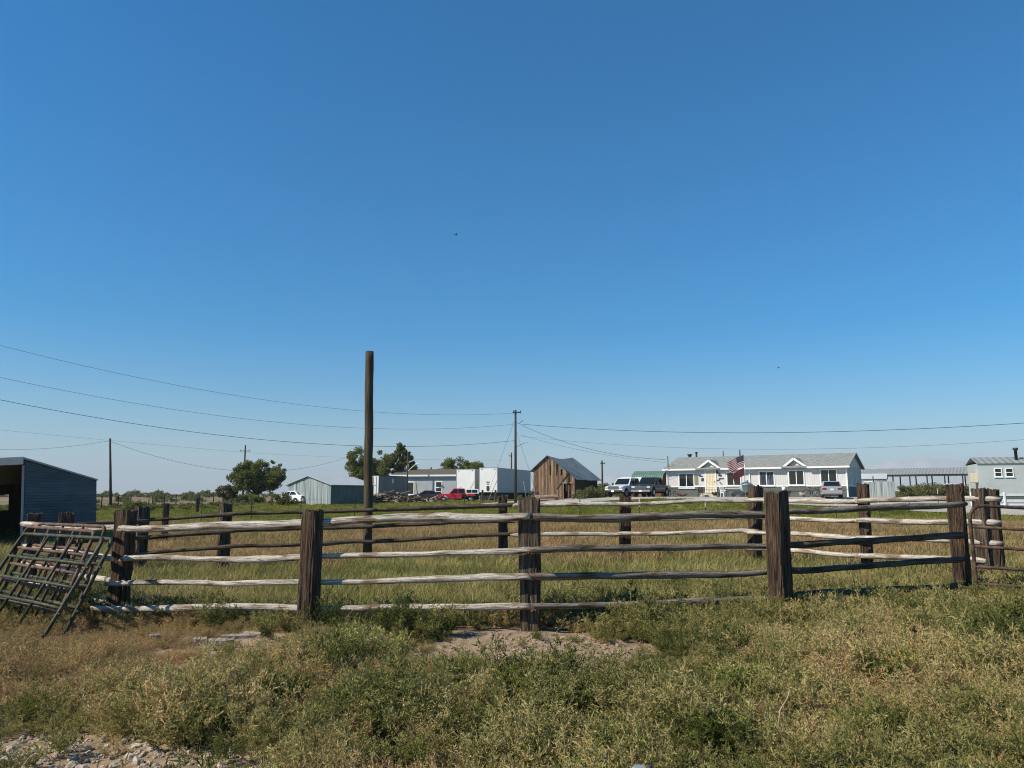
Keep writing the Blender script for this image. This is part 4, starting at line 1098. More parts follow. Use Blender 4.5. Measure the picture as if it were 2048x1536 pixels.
MB().bx(door_x[0] - .1, door_x[1] + .1, -.08, -.05, door_top - .06, door_top + .1).build('door_lintel', M['plank'][2], T)
dd = MB(); dd.box(((door_x[0] + door_x[1]) / 2 + .3, .10, door_top * .45), ((door_x[1] - door_x[0]) * .62, .05, door_top * .86), .12); dd.build('door', M['plank'][0], T)
for x in (door_x[0], door_x[1]): MB().bx(x - .05, x + .05, -.06, -.035, -.1, door_top - .07).build('door_jamb', M['plank'][2], T)

# --- small gambrel shed with a green roof
M['greenroof'] = ribbed('green_roof_sheet', [(0.10, 0.18, 0.135), (0.14, 0.225, 0.17)], 'X', 0.26, .5, 0.1, .05, 1)
M['redboard'] = ribbed('red_brown_board', [(0.15, 0.055, 0.035), (0.21, 0.085, 0.05)], 'Y', 0.15, .8, 0, .02, 1)
a = 30; u0 = 1322; D0 = 84
T = corner_thing('garden_shed', 'small red-brown gambrel shed with a green ribbed metal roof', 'shed', u0, D0, a)
g = T.location.z; L_ = lenL(u0, D0, a, 1263); dp = 3.0; eh = at(u0, 965, D0).z - g; kh = at(u0, 950, D0).z - g; rh = at(u0, 944, D0 + 1).z - g + .1
MB().bx(-L_, 0, .05, dp, -.2, eh).build('wall', M['redboard'], T)
mb = MB(); mb.v = [(0.012, .05, eh - .3), (0.012, dp, eh - .3), (0.012, dp - .1, eh), (0.012, dp - .55, kh), (0.012, dp / 2, rh), (0.012, .55, kh), (0.012, .12, eh)]; mb.f = [tuple(range(7))]; mb.m = [0]; mb.sm = [False]; mb.build('gable', M['redboard'], T)
for (ya, za, yb, zb) in ((-.12, eh - .05, .5, kh), (.5, kh, dp / 2, rh), (dp / 2, rh, dp - .5, kh), (dp - .5, kh, dp + .12, eh - .05)):
    slab(T, 'roof_sheet', M['greenroof'], [(-L_ - .15, ya, za + .05), (.15, ya, za + .05), (.15, yb, zb + .05), (-L_ - .15, yb, zb + .05)], .04)
MB().bx(.11, .16, -.13, -.06, eh - .1, eh + .02).build('roof_trim', M['white'], T)

# --- low white stock trailer between the pickups
p = at(1266, 985, 79); T = thing('stock_trailer', (p.x, p.y, gz(p.x, p.y)), -.35, 'low white trailer seen between the two parked pickups', 'trailer')
MB().bx(-1.3, 1.3, -.9, .9, .5, 2.05).build('body', M['white'], T, bevel=.2, seg=3)
for x in (-.4, .4): MB().tube([(x, -.92, .34), (x, -.74, .34)], .34, 16).build('wheel', M['black'], T)
MB().beam((-1.3, 0, .5), (-2.3, 0, .45), .1, .1).build('drawbar', M['dark_metal'], T)

# --- far right: pale mobile home behind a white fence
M['paleblue'] = ribbed('pale_blue_lap_siding', [(0.44, 0.475, 0.485), (0.50, 0.535, 0.545)], 'Z', 0.2, .6, 0, .02, .8, 'SAW')
M['grooved'] = ribbed('grey_rib_roof', [(0.24, 0.25, 0.24), (0.31, 0.32, 0.31)], 'X', 0.5, .6, .1, .05, 1)
a = 20; u0 = 2150; D0 = 62
T = corner_thing('mobile_home', 'pale blue mobile home with a ribbed metal roof behind the white fence', 'house', u0, D0, a, z=1.4)
L_ = lenL(u0, D0, a, 1961); wx = lambda u: -along(u, kx(u0) * D0, D0, R(a)); wz = lambda u, v: at(u, v, D0 - wx(u) * math.sin(R(a))).z - 1.4
eh = wz(1990, 927)
MB().bx(-L_, 0, 0, 4.2, .1, eh).build('wall', M['paleblue'], T)
MB().bx(-L_ + .05, -.05, .05, 4.1, -.6, .098).build('skirting', M['wainscot'], T)
slab(T, 'roof', M['grooved'], [(-L_ - .12, -.12, eh + .04), (.12, -.12, eh + .04), (.12, 2.1, eh + .62), (-L_ - .12, 2.1, eh + .62)], .05)
slab(T, 'roof', M['grooved'], [(-L_ - .12, 2.103, eh + .62), (.12, 2.103, eh + .62), (.12, 4.3, eh + .04), (-L_ - .12, 4.3, eh + .04)], .05)
for ua, ub in ((1992, 2008), (2014, 2031)):
    w_ = house_window(T, wx(ua), wx(ub), wz(2010, 954), wz(2010, 936), panes=1, tr=.07)
    MB().bx(wx(ua) + .05, wx(ub) - .05, -.07, -.057, wz(2010, 945) - .03, wz(2010, 945) + .03).build('sash_bar', M['white'], w_)
MB().bx(-L_ - .5, -L_ - .01, .3, 1.1, wz(1957, 965), wz(1957, 946)).build('air_conditioner', mat('cream_metal', [(0.55, 0.48, 0.34), (0.62, 0.55, 0.42)], .6, 0, 8, (1, 1, 4)), T, bevel=.02)
sx_ = wx(2046)
MB().tube([(sx_, 1.0, eh + .1), (sx_, 1.0, eh + 1.15), (sx_, 1.0, eh + 1.16), (sx_, 1.0, eh + 1.35)], [.12, .12, .2, .2], 10).build('stove_pipe', M['dark_metal'], T)
# the white rail fence
WF = thing('rail_fence', (at(1942, 985, 57).x, 57, gz(at(1942, 985, 57).x, 57)), R(-3), 'white two-rail fence in front of the pale blue mobile home', 'fence')
for i in range(5): MB().box((i * 2.4, 0, .45), (.13, .13, 1.25)).build('post', M['white'], WF, bevel=.01)
for z in (.45, .88):
    for i in range(4): MB().bx(i * 2.4 + .07, i * 2.4 + 2.33, -.03, .03, z - .09, z + .09).build('rail', M['white'], WF, bevel=.01)
MB().bx(0.07, 9.5, .03, .06, .1, .34).build('kick_board', M['white'], WF)

# --- white sheds and sheet fence right of the house
p = at(1738, 975, 98); T = thing('metal_shed', (p.x, p.y, gz(p.x, p.y)), -.5, 'small pale grey metal shed behind the right end of the white house', 'shed')
MB().bx(-2, 2, 0, 3, -.2, 2.3).build('wall', M['galv'], T)
slab(T, 'roof', M['galv_roof'], [(-2.15, -.15, 2.3), (2.15, -.15, 2.3), (2.15, 1.5, 3.0), (-2.15, 1.5, 3.0)], .05); slab(T, 'roof', M['galv_roof'], [(-2.15, 1.503, 3.0), (2.15, 1.503, 3.0), (2.15, 3.15, 2.3), (-2.15, 3.15, 2.3)], .05)
MB().bx(-.5, .5, -.05, -.003, -.1, 2.0).build('door', M['white'], T)
fa, fb = at(1723, 978, 90), at(1790, 978, 86)
T = thing('sheet_fence', (fa.x, fa.y, gz(fa.x, fa.y)), math.atan2(fb.y - fa.y, fb.x - fa.x), 'pale corrugated sheet fence right of the white house', 'fence')
ln_ = (fb - fa).length; n = 12
panel_row(T, 'panel', M['galv'], 0, ln_, n, 0, -.2, lambda x: 1.75, jit=.01, seed=3)
MB().tube([(1.6, .1, 0), (1.6, .1, 2.4)], .06, 8).build('post', M['dark_metal'], T)
# --- long open-sided barn far behind
a0, a1 = at(1716, 950, 132), at(1966, 950, 122)
T = thing('open_barn', (a0.x, a0.y, gz(a0.x, a0.y)), math.atan2(a1.y - a0.y, a1.x - a0.x), 'long low open-sided barn with a grey roof on the horizon', 'barn')
ln_ = (a1 - a0).length; eh = a0.z - T.location.z; rh = at(1716, 938, 137).z - T.location.z
slab(T, 'roof', M['grooved'], [(0, 0, eh + .1), (ln_, 0, eh + .1), (ln_, 6, rh), (0, 6, rh)], .12)
slab(T, 'roof', M['grooved'], [(0, 6.003, rh), (ln_, 6.003, rh), (ln_, 12, eh + .1), (0, 12, eh + .1)], .12)
for i in range(8):
    for y in (.2, 11.8): MB().box((.3 + i * (ln_ - .6) / 7, y, eh / 2 - .3), (.2, .2, eh + .6)).build('post', M['dark_metal'], T)
MB().bx(.2, ln_ - .2, .1, .22, eh - .35, eh - .02).build('beam', M['dark_metal'], T)
MB().bx(ln_ * .55, ln_ - .2, 11.4, 11.5, -.3, 1.2).build('feed_wall', M['dark_metal'], T)

# ================================================================== timber heaps
def heap(name, label, cx, cy, w, d, h, n, mats, seed, lo=.7, hi=2.6, stack=False, part='log'):
    q = random.Random(seed); T = thing(name, (cx, cy, gz(cx, cy)), 0, label, 'wood pile')
    for i in range(n):
        x, y = q.uniform(-.5, .5) * w, q.uniform(-.5, .5) * d
        e = max(0, 1 - (2 * x / w) ** 2) * max(.2, 1 - (2 * y / d) ** 2)
        z = h * e * (q.random() ** .6) + .06
        ln = q.uniform(lo, hi); az = q.uniform(0, math.pi) if not stack else q.uniform(-.18, .18) + R(-20); tl = q.uniform(-.35, .35) if not stack else q.uniform(-.05, .05)
        if stack: x *= .35
        dv = Vector((math.cos(az) * math.cos(tl), math.sin(az) * math.cos(tl), math.sin(tl))) * ln / 2
        c_ = Vector((x, y, max(z, abs(dv.z) + .05)))
        mb = MB()
        if q.random() < (.35 if not stack else .9): mb.beam(c_ - dv, c_ + dv, q.uniform(.1, .26), q.uniform(.04, .12))
        else:
            r_ = q.uniform(.04, .12); mid = c_ + Vector((q.uniform(-.1, .1), q.uniform(-.1, .1), q.uniform(-.05, .12)))
            mb.tube([c_ - dv, mid, c_ + dv], [r_, r_ * .9, r_ * .7], 7)
        mb.build(part, M[q.choice(mats)], T)
M['old_timber'] = mat('bleached_timber', [(0.16, 0.12, 0.09), (0.30, 0.24, 0.19), (0.46, 0.39, 0.32)], .9, 0, 3, (1, 3, 3))
M['red_timber'] = mat('reddish_timber', [(0.28, 0.17, 0.12), (0.42, 0.28, 0.21)], .9, 0, 3, (1, 3, 3))
M['dark_timber'] = mat('dark_timber', [(0.05, 0.035, 0.028), (0.12, 0.085, 0.065)], .9, 0, 3, (1, 3, 3))
p = at(785, 1005, 88); heap('wood_pile', 'long tangled heap of bleached logs and broken boards', p.x, p.y, 9.6, 3.0, 1.25, 170, ['old_timber', 'old_timber', 'dark_timber', 'rail_brown'], 21)
p = at(1096, 996, 78); heap('lumber_stack', 'low stack of reddish boards in front of the old barn', p.x, p.y, 2.6, 1.8, .75, 46, ['red_timber', 'red_timber', 'old_timber', 'dark_timber'], 5, 1.6, 2.8, True, 'board')
# old red farm machine beside the barn
p = at(1071, 990, 81); T = thing('farm_machine', (p.x, p.y, gz(p.x, p.y)), .3, 'faded red iron farm machine beside the stack of reddish boards', 'machine')
fr = mat('faded_red_iron', [(0.22, 0.08, 0.07), (0.36, 0.19, 0.17)], .8, 0, 5)
for x in (-.25, .25):
    mb = MB(); mb.tube([(x, -.1, 0), (x, -.1, 1.05)], .05, 6); mb.build('upright', fr, T)
for z in (.3, .6, .9): MB().tube([(-.35, -.1, z), (.35, -.1, z)], .05, 6).build('cross_bar', fr, T)
w_ = MB(); w_.tube([(0 + .3 * math.cos(q_ * math.pi / 8), .1, 1.2 + .3 * math.sin(q_ * math.pi / 8)) for q_ in range(17)], .04, 6, cap=False); w_.build('flywheel', fr, T)
MB().bx(-.3, .3, 0, .5, .1, .7).build('housing', M['dark_timber'], T)

# ================================================================== poles and cables
def utility_pole(name, label, x, y, top, r_, arm=None, arm_z=None, arm_ang=0.0, group=None, lean=0.0):
    g = gz(x, y); T = thing(name, (x, y, g), arm_ang, label, 'utility pole', group)
    MB().tube([(lean, 0, -.3), (lean * .5, 0, (top - g) * .5), (0, 0, top - g)], [r_ * 1.2, r_, r_ * .8], 10).build('shaft', M['pole_far'], T)
    for z in (arm_z or []):
        MB().bx(arm[0], arm[1], -.16, -.04, z - g - .06, z - g + .06).build('crossarm', M['pole_far'], T)
        for q_ in (arm[0] + .1, arm[1] - .1): MB().tube([(q_, -.1, z - g + .06), (q_, -.1, z - g + .2), (q_, -.1, z - g + .24)], [.03, .045, .02], 6).build('insulator', M['dark_metal'], T)
    return T
UP = at(1031, 820, 80)
T = utility_pole('utility_pole', 'dark utility pole with a short crossarm in front of the larger box trailer', UP.x, UP.y, UP.z, .14, (-.32, .62), [at(1031, 825, 80).z])
g = T.location.z
for (du, vg, dz) in ((-3.4, 990, 9.6), (2.6, 985, 8.4)):
    MB().tube([(0, .05, dz - .6), (du, 2.5, gz(UP.x + du, UP.y + 2.5) - g)], .012, 4).build('guy_wire', M['wire'], T)
MB().tube([(.05, -.1, 8.6), (.35, -.3, 8.35), (.8, -.4, 8.75)], .03, 6).build('drip_loop', M['wire'], T)
LP = at(220, 877, 85)
utility_pole('utility_pole', 'bare slim utility pole right of the open steel shed', LP.x, LP.y, LP.z, .13, lean=.72)
FP_ = at(491, 890, 140); utility_pole('utility_pole', 'far utility pole with a crossarm rising behind the bushy tree', FP_.x, FP_.y, FP_.z, .16, (-.95, .95), [at(491, 902, 140).z])
q_ = at(1023, 905, 130); utility_pole('utility_pole', 'far utility pole peeking over the larger box trailer', q_.x, q_.y, q_.z, .15, (-.5, .1), [at(1023, 912, 130).z])
q_ = at(1204, 921, 128); utility_pole('utility_pole', 'far utility pole between the old barn and the green-roofed shed', q_.x, q_.y, q_.z, .16, (-.3, .5), [at(1204, 927, 128).z])
utility_pole('utility_pole', 'tall utility pole beyond the open steel shed', -48, 38, 16.2, .17, (-1, 1), [15.7], .8)
utility_pole('utility_pole', 'utility pole past the pale blue mobile home', 60, 45, 9.4, .15)
# yard lamp
LMP = at(816, 903, 112); T = utility_pole('yard_lamp', 'yard lamp on a pole with a white arm above the blue-grey home', LMP.x, LMP.y, LMP.z, .1)
T['category'] = 'lamp'
za = at(818, 942, 112).z - T.location.z; zb = at(836, 928, 112).z - T.location.z
MB().tube([(.1, -.1, za), (.7, -.2, za + .55), (1.3, -.25, zb)], .05, 6).build('arm', M['white'], T)
MB().box((1.5, -.25, zb), (.5, .22, .14)).build('lamp_head', M['white'], T, bevel=.04)
q_ = at(1054, 885, 80); T2 = None
MB().box((q_.x - UP.x, -.3, q_.z - g), (.3, .18, .12), .3).build('lamp_head', M['white'], bpy.data.objects['utility_pole'], bevel=.03)
MB().tube([(.05, -.1, q_.z - g - .5), (q_.x - UP.x - .1, -.3, q_.z - g)], .025, 6).build('lamp_arm', M['wire'], bpy.data.objects['utility_pole'])
def cable(A, B, sag_, r_, label, name='overhead_wire', group=None):
    A, B = Vector(A), Vector(B); n = 48
    pts = [tuple(A.lerp(B, i / n) - Vector((0, 0, 4 * sag_ * (i / n) * (1 - i / n))) - A) for i in range(n + 1)]
    o = MB().tube(pts, r_, 5).build(name, M['wire'], None, loc=A); tag(o, label, 'wire', group)
cable(at(1031, 826, 80), (-48, 38, 15.75), 3.3, .011, 'topmost thin wire sagging left from the pole by the trailer')
cable(at(1031, 848, 80), (-48, 38, 13.25), 3.3, .011, 'middle thin wire sagging left from the pole by the trailer')
cable(at(1031, 881, 80), (-48, 38, 11.75), 3.2, .017, 'thick lowest cable sagging left from the pole by the trailer')
cable(at(1040, 848, 80), (60, 45, 8.75), 2.0, .022, 'thick cable running right from the trailer pole above the white house')
cable(at(1040, 872, 80), (60, 45, 8.2), 2.5, .010, 'thin faint wire running right above the white house roof')
cable(at(1042, 850, 80), at(1331, 919, 76), .8, .018, 'service drop sloping from the trailer pole to the house mast')
cable(at(1042, 870, 80), at(1331, 925, 76), .4, .010, 'thin lower wire sloping from the trailer pole to the house mast')
cable(LP - Vector((0, 0, .25)), (-75, 75, 11.0), 2.6, .014, 'wire hanging left from the bare slim pole')
cable(LP - Vector((0, 0, .3)), (-24.16, 118, 8.04), 3.1, .016, 'wire drooping from the bare slim pole into the broad tree by the corral pole')
cable(at(491, 905, 140), (-120, 110, 15.75), .3, .014, 'distant wire left of the far crossarm pole')
cable(at(491, 905, 140), at(1023, 920, 130), .4, .012, 'distant wire right of the far crossarm pole')

# ================================================================== wire fence of steel posts
def wire_fence(name, label, spots, h, m, tip, r_, wires, wtop=True):
    o0 = Vector((spots[0][0], spots[0][1], gz(*spots[0][:2]))); T = thing(name, o0, 0, label, 'fence')
    q = random.Random(len(spots)); tops = []
    for (x, y) in spots:
        b = Vector((x, y, gz(x, y))) - o0; ln = Vector((q.uniform(-.03, .03), q.uniform(-.03, .03), 1)) * h * q.uniform(.94, 1.05)
        mb = MB(); mb.beam(b - Vector((0, 0, .2)), b + ln * .72, r_ * 2, r_ * .8); mb.beam(b - Vector((0, 0, .2)) + Vector((0, r_, 0)), b + ln * .72 + Vector((0, r_, 0)), r_ * .7, r_ * 2)
        po = mb.build('post', M[m], T)
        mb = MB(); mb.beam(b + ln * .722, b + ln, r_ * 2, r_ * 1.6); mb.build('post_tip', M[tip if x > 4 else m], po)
        tops.append((b, ln))
    for k_ in wires:
        mb = MB(); mb.tube([b + ln * k_ + Vector((0, -r_, 0)) for b, ln in tops], .0035, 4, cap=False); mb.build('wire', M['wire'], T)
M['tpost'] = mat('dark_green_steel', [(0.03, 0.035, 0.028), (0.055, 0.05, 0.04)], .7, .2, 6)
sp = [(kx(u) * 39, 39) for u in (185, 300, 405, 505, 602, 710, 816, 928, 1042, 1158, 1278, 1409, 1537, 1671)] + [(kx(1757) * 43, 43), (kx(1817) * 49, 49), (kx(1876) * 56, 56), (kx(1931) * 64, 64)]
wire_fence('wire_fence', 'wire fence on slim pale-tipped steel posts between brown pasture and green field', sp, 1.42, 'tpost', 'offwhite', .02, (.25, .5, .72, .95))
sp = [(kx(u) * D, D) for u, D in ((205, 72), (238, 74), (262, 76), (306, 78), (330, 80), (353, 82), (400, 84), (428, 86))]
wire_fence('wire_fence', 'crooked old fence of wooden stakes along the far left pasture', sp, 1.45, 'pole_far', 'pole_far', .05, (.5, .9))
# lone stout post in the left pasture and others
for (u, D, vt, w_, lab) in ((333, 26, 1007, .2, 'short thick dark post standing alone beyond the left corral rails'),
                            (396, 60, 995, .24, 'small dark stump post far beyond the left corral rails')):
    o = post(u, D, vt, w_, w_, 20, 'tie', parent=None, org=Vector((0, 0, 0)), name='lone_post'); tag(o, lab, 'post')
for (u, D, v0, v1, w_, ln_, lab) in ((965, 86, 980, 1003, .2, 0, 'upright grey timber post left of the larger trailer front'), (991, 86, 980, 1003, .2, 0, 'upright grey timber post right of the leaning pole')):
    a0 = at(u, v0, D); o = post(u, D, v0, w_, w_, 15, 'tie_grey', parent=None, org=Vector((0, 0, 0)), name='timber_post'); tag(o, lab, 'post')
def stick(u0, v0, u1, v1, D, r_, m, lab, name='leaning_pole'):
    A = at(u0, v0, D); B = at(u1, v1, D + .6); A.z = min(A.z, gz(A.x, A.y) + .02)
    o = MB().tube([(0, 0, 0), tuple((B - A) / 2 + Vector((.02, 0, .03))), tuple(B - A)], [r_, r_ * .9, r_ * .8], 7).build(name, m, None, loc=A); tag(o, lab, 'pole')
M['yellow'] = mat('pale_yellow_paint', [(0.5, 0.45, 0.25), (0.6, 0.55, 0.36)], .7, 0, 5)
stick(974, 1001, 994, 961, 86, .04, M['old_timber'], 'grey pole leaning against the larger trailer front')
stick(925, 1004, 948, 962, 97, .045, M['yellow'], 'pale yellow pole leaning beside the red pickup bed')
stick(930, 1003, 946, 968, 97.5, .04, M['yellow'], 'second, shorter pale yellow pole leaning beside the red pickup')
stick(1053, 996, 1047, 963, 86, .035, M['old_timber'], 'thin pale stick standing against the grey trailer side')
stick(847, 1008, 874, 985, 92, .05, M['dark_timber'], 'dark pole slanting out of the tangled wood heap')
stick(836, 1000, 832, 965, 96, .06, M['dark_timber'], 'dark upright stake in front of the blue-grey home')

# ================================================================== trees and shrubs
def leafy(center_list, n, size, seed, squash=1.0):
    """leaf-sized faces scattered round clump centres (x, y, z, radius)"""
    q = random.Random(seed); mb = MB()
    wts = [c[3] ** 1.7 for c in center_list]
    for _ in range(n):
        c = q.choices(center_list, wts)[0]
        d = Vector((q.gauss(0, 1), q.gauss(0, 1), q.gauss(0, 1)))
        d = d.normalized() * (c[3] * q.random() ** .45)
        p = Vector(c[:3]) + Vector((d.x, d.y, d.z * squash))
        u_ = Vector((q.gauss(0, 1), q.gauss(0, 1), q.gauss(0, .7))).normalized()
        w_ = u_.cross(Vector((q.gauss(0, 1), q.gauss(0, 1), q.gauss(0, 1)))).normalized()
        s_ = size * q.uniform(.6, 1.4)
        mb.face([p - u_ * s_, p + w_ * s_ * .45, p + u_ * s_, p - w_ * s_ * .45])
    return mb
M['leaf_dark'] = leafmat('dark_elm_leaves', [(0.06, 0.08, 0.022), (0.125, 0.155, 0.04), (0.24, 0.25, 0.08)], .6, .4, 3.0, .1)
M['leaf_mid'] = leafmat('mid_green_leaves', [(0.075, 0.095, 0.026), (0.155, 0.175, 0.048), (0.28, 0.265, 0.09)], .6, .4, 3.0, .1)
M['leaf_yellow'] = leafmat('yellowing_leaves', [(0.06, 0.065, 0.022), (0.13, 0.12, 0.045), (0.22, 0.17, 0.07)], .35, .25, 3.0, .1)
M['leaf_sage'] = leafmat('sage_leaves', [(0.10, 0.105, 0.04), (0.18, 0.18, 0.07), (0.27, 0.24, 0.105)], .35, .25, 3.0, .1)
M['bark'] = mat('tree_bark', [(0.05, 0.038, 0.028), (0.10, 0.08, 0.06)], .95, 0, 5, (3, 3, .5))
def tree(name, label, x, y, h, w, trunk, n, leaf, m, seed, lobes=None, group=None, nclump=70, low=.28):
    q = random.Random(seed); g = gz(x, y)
    T = thing(name, (x, y, g), 0, label, 'tree', group)
    cl = []
    lobes = lobes or [(0, .62, .5, .36)]
    for i in range(nclump):
        (lx, lz, lr, lh) = q.choice(lobes)
        d = Vector((q.gauss(0, 1), q.gauss(0, 1), q.gauss(0, 1))).normalized() * q.uniform(.45, 1.0)
        r_ = w * q.uniform(.06, .125)
        cl.append((lx * w + d.x * lr * w * .86, d.y * lr * w * .8, max(low * h, lz * h + d.z * lh * h * .9), r_))
    for i in range(30):
        (lx, lz, lr, lh) = q.choice(lobes)
        d = Vector((q.gauss(0, 1), q.gauss(0, 1), q.gauss(.3, 1))).normalized() * q.uniform(.8, .98)
        cl.append((lx * w + d.x * lr * w * .9, d.y * lr * w * .8, max(low * h, lz * h + d.z * lh * h * .95), w * q.uniform(.03, .06)))
    tr = MB(); tr.tube([(0, 0, -.2), (.05 * w * .3, 0, h * .18), (-.02 * w, .02 * w, h * .4), (0, 0, h * .62)], [trunk * 1.25, trunk, trunk * .7, trunk * .3], 9)
    to = tr.build('trunk', M['bark'], T)
    lm = MB()
    for c in cl[::2]:
        s0 = Vector((q.uniform(-.02, .02) * w, 0, h * q.uniform(.16, .5))); e = Vector(c[:3])
        mid = s0.lerp(e, .5) + Vector((0, 0, -.04 * h))
        lm.tube([s0, mid, e], [trunk * .4, trunk * .22, trunk * .07], 5)
    lm.build('limbs', M['bark'], to)
    leafy(cl, n, leaf, seed + 1, .85).build('crown', M[m], T)
    return T
def spot(u, D): x = kx(u) * D; return x, D
x, y = spot(514, 96); tree('elm_tree', 'bushy dark green tree standing alone left of the grey metal shed', x, y, 5.9, 7.4, .22, 28050, 0.112, 'leaf_dark', 3, [(-.16, .6, .36, .3), (.2, .62, .32, .34), (.0, .45, .44, .2)], low=.2)
x, y = spot(455, 98); tree('young_tree', 'wispy yellow-green young tree left of the bushy dark tree', x, y, 2.7, 3.4, .08, 3740, .10, 'leaf_yellow', 5, low=.1)
x, y = spot(741, 118); tree('elm_tree', 'broad dense green tree rising behind the tall corral pole', x, y, 8.7, 9.4, .3, 33150, 0.136, 'leaf_mid', 8, [(-.22, .62, .3, .32), (.12, .55, .36, .34), (-.05, .42, .45, .3)], low=.12)
x, y = spot(801, 119); tree('elm_tree', 'upright green tree with a tufted top beside the yard lamp', x, y, 9.8, 5.2, .22, 16575, 0.128, 'leaf_mid', 14, [(0, .72, .36, .22), (.16, .5, .4, .25), (-.14, .52, .3, .3)], low=.15)
x, y = spot(926, 132); tree('cottonwood_tree', 'rounded olive green tree behind the smaller white trailer', x, y, 8.3, 9.4, .28, 28050, 0.136, 'leaf_mid', 18, [(-.12, .55, .38, .34), (.18, .55, .3, .28)], low=.2)
x, y = spot(648, 130); tree('small_tree', 'yellow-green treetop peeking over the grey metal shed roof', x, y, 4.4, 4.0, .15, 3740, .15, 'leaf_yellow', 23, low=.2)
def shrub(label, x, y, w, h, n, leaf, m, seed, group=None, name='shrub'):
    q = random.Random(seed); g = gz(x, y); T = thing(name, (x, y, g), 0, label, 'shrub', group)
    cl = []
    for i in range(16):
        a = q.uniform(0, 6.28); r_ = q.random() ** .6 * w * .42
        cl.append((math.cos(a) * r_, math.sin(a) * r_ * .8, h * q.uniform(.15, .78) * (1 - .5 * (r_ / (w * .5)) ** 2), w * q.uniform(.10, .17)))
    st = MB()
    for c in cl: st.tube([(0, 0, -.05), (c[0] * .5, c[1] * .5, c[2] * .6), c[:3]], [.03, .02, .008], 4)
    st.build('stem', M['bark'], T)
    leafy(cl, n, leaf, seed + 1, .9).build('foliage', M[m], T)
for (u, D, w, h, m, sd, lab) in (
        (1177, 75.5, 3.0, 1.55, 'leaf_sage', 41, 'rounded sage-green bush in front of the old barn side'),
        (1198, 78, 2.6, 1.3, 'leaf_sage', 42, 'sage-green bush next to the white pickup'),
        (1158, 77, 1.6, .9, 'leaf_sage', 43, 'small sage bush by the old barn door'),
        (1205, 100, 4.2, 2.0, 'leaf_mid', 44, 'dark scrubby bush behind the white pickup and far pole'),
        (1250, 104, 3.6, 1.9, 'leaf_mid', 45, 'dark scrubby bush on the skyline behind the pickups'),
        (566, 79, 3.2, 1.5, 'leaf_yellow', 46, 'yellow-green brush hiding the nose of the white sedan'),
        (520, 88, 2.6, 1.3, 'leaf_dark', 47, 'dark low bush at the foot of the bushy tree'),
        (488, 90, 2.2, 1.5, 'leaf_yellow', 48, 'yellow brush below the left side of the bushy tree'),
        (600, 93, 3.0, 1.4, 'leaf_yellow', 49, 'yellow brush behind the white sedan'),
        (1822, 97, 3.4, 1.8, 'leaf_sage', 50, 'sage bush at the end of the corrugated sheet fence'),
        (1845, 100, 3.6, 1.9, 'leaf_sage', 51, 'sage bush in the middle of the scrub near the open barn'),
        (1873, 103, 3.4, 2.1, 'leaf_sage', 52, 'tall sage bush beside the distant pale pickup'),
        (1808, 92, 3.0, 1.7, 'leaf_sage', 56, 'sage bush touching the right end of the sheet fence'),
        (1858, 94, 3.6, 2.0, 'leaf_sage', 57, 'broad sage bush in front of the open barn posts'),
        (1888, 97, 3.0, 1.7, 'leaf_sage', 58, 'sage bush just left of the distant pale pickup'),
        (1918, 100, 3.6, 2.0, 'leaf_yellow', 59, 'dry yellow brush right of the distant pale pickup'),
        (1946, 96, 3.2, 1.8, 'leaf_yellow', 60, 'dry yellow brush at the open barn right end'),
        (1930, 88, 2.6, 1.6, 'leaf_yellow', 53, 'dry brown brush left of the pale blue mobile home'),
        (275, 64, 3.0, 1.4, 'leaf_mid', 54, 'green weedy bush among the far left fence stakes'),
        (1060, 84, 1.6, .6, 'leaf_sage', 55, 'low weeds at the foot of the utility pole by the trailer')):
    x, y = spot(u, D); shrub(lab, x, y, w, h, int(900 * w), .085, m, sd)

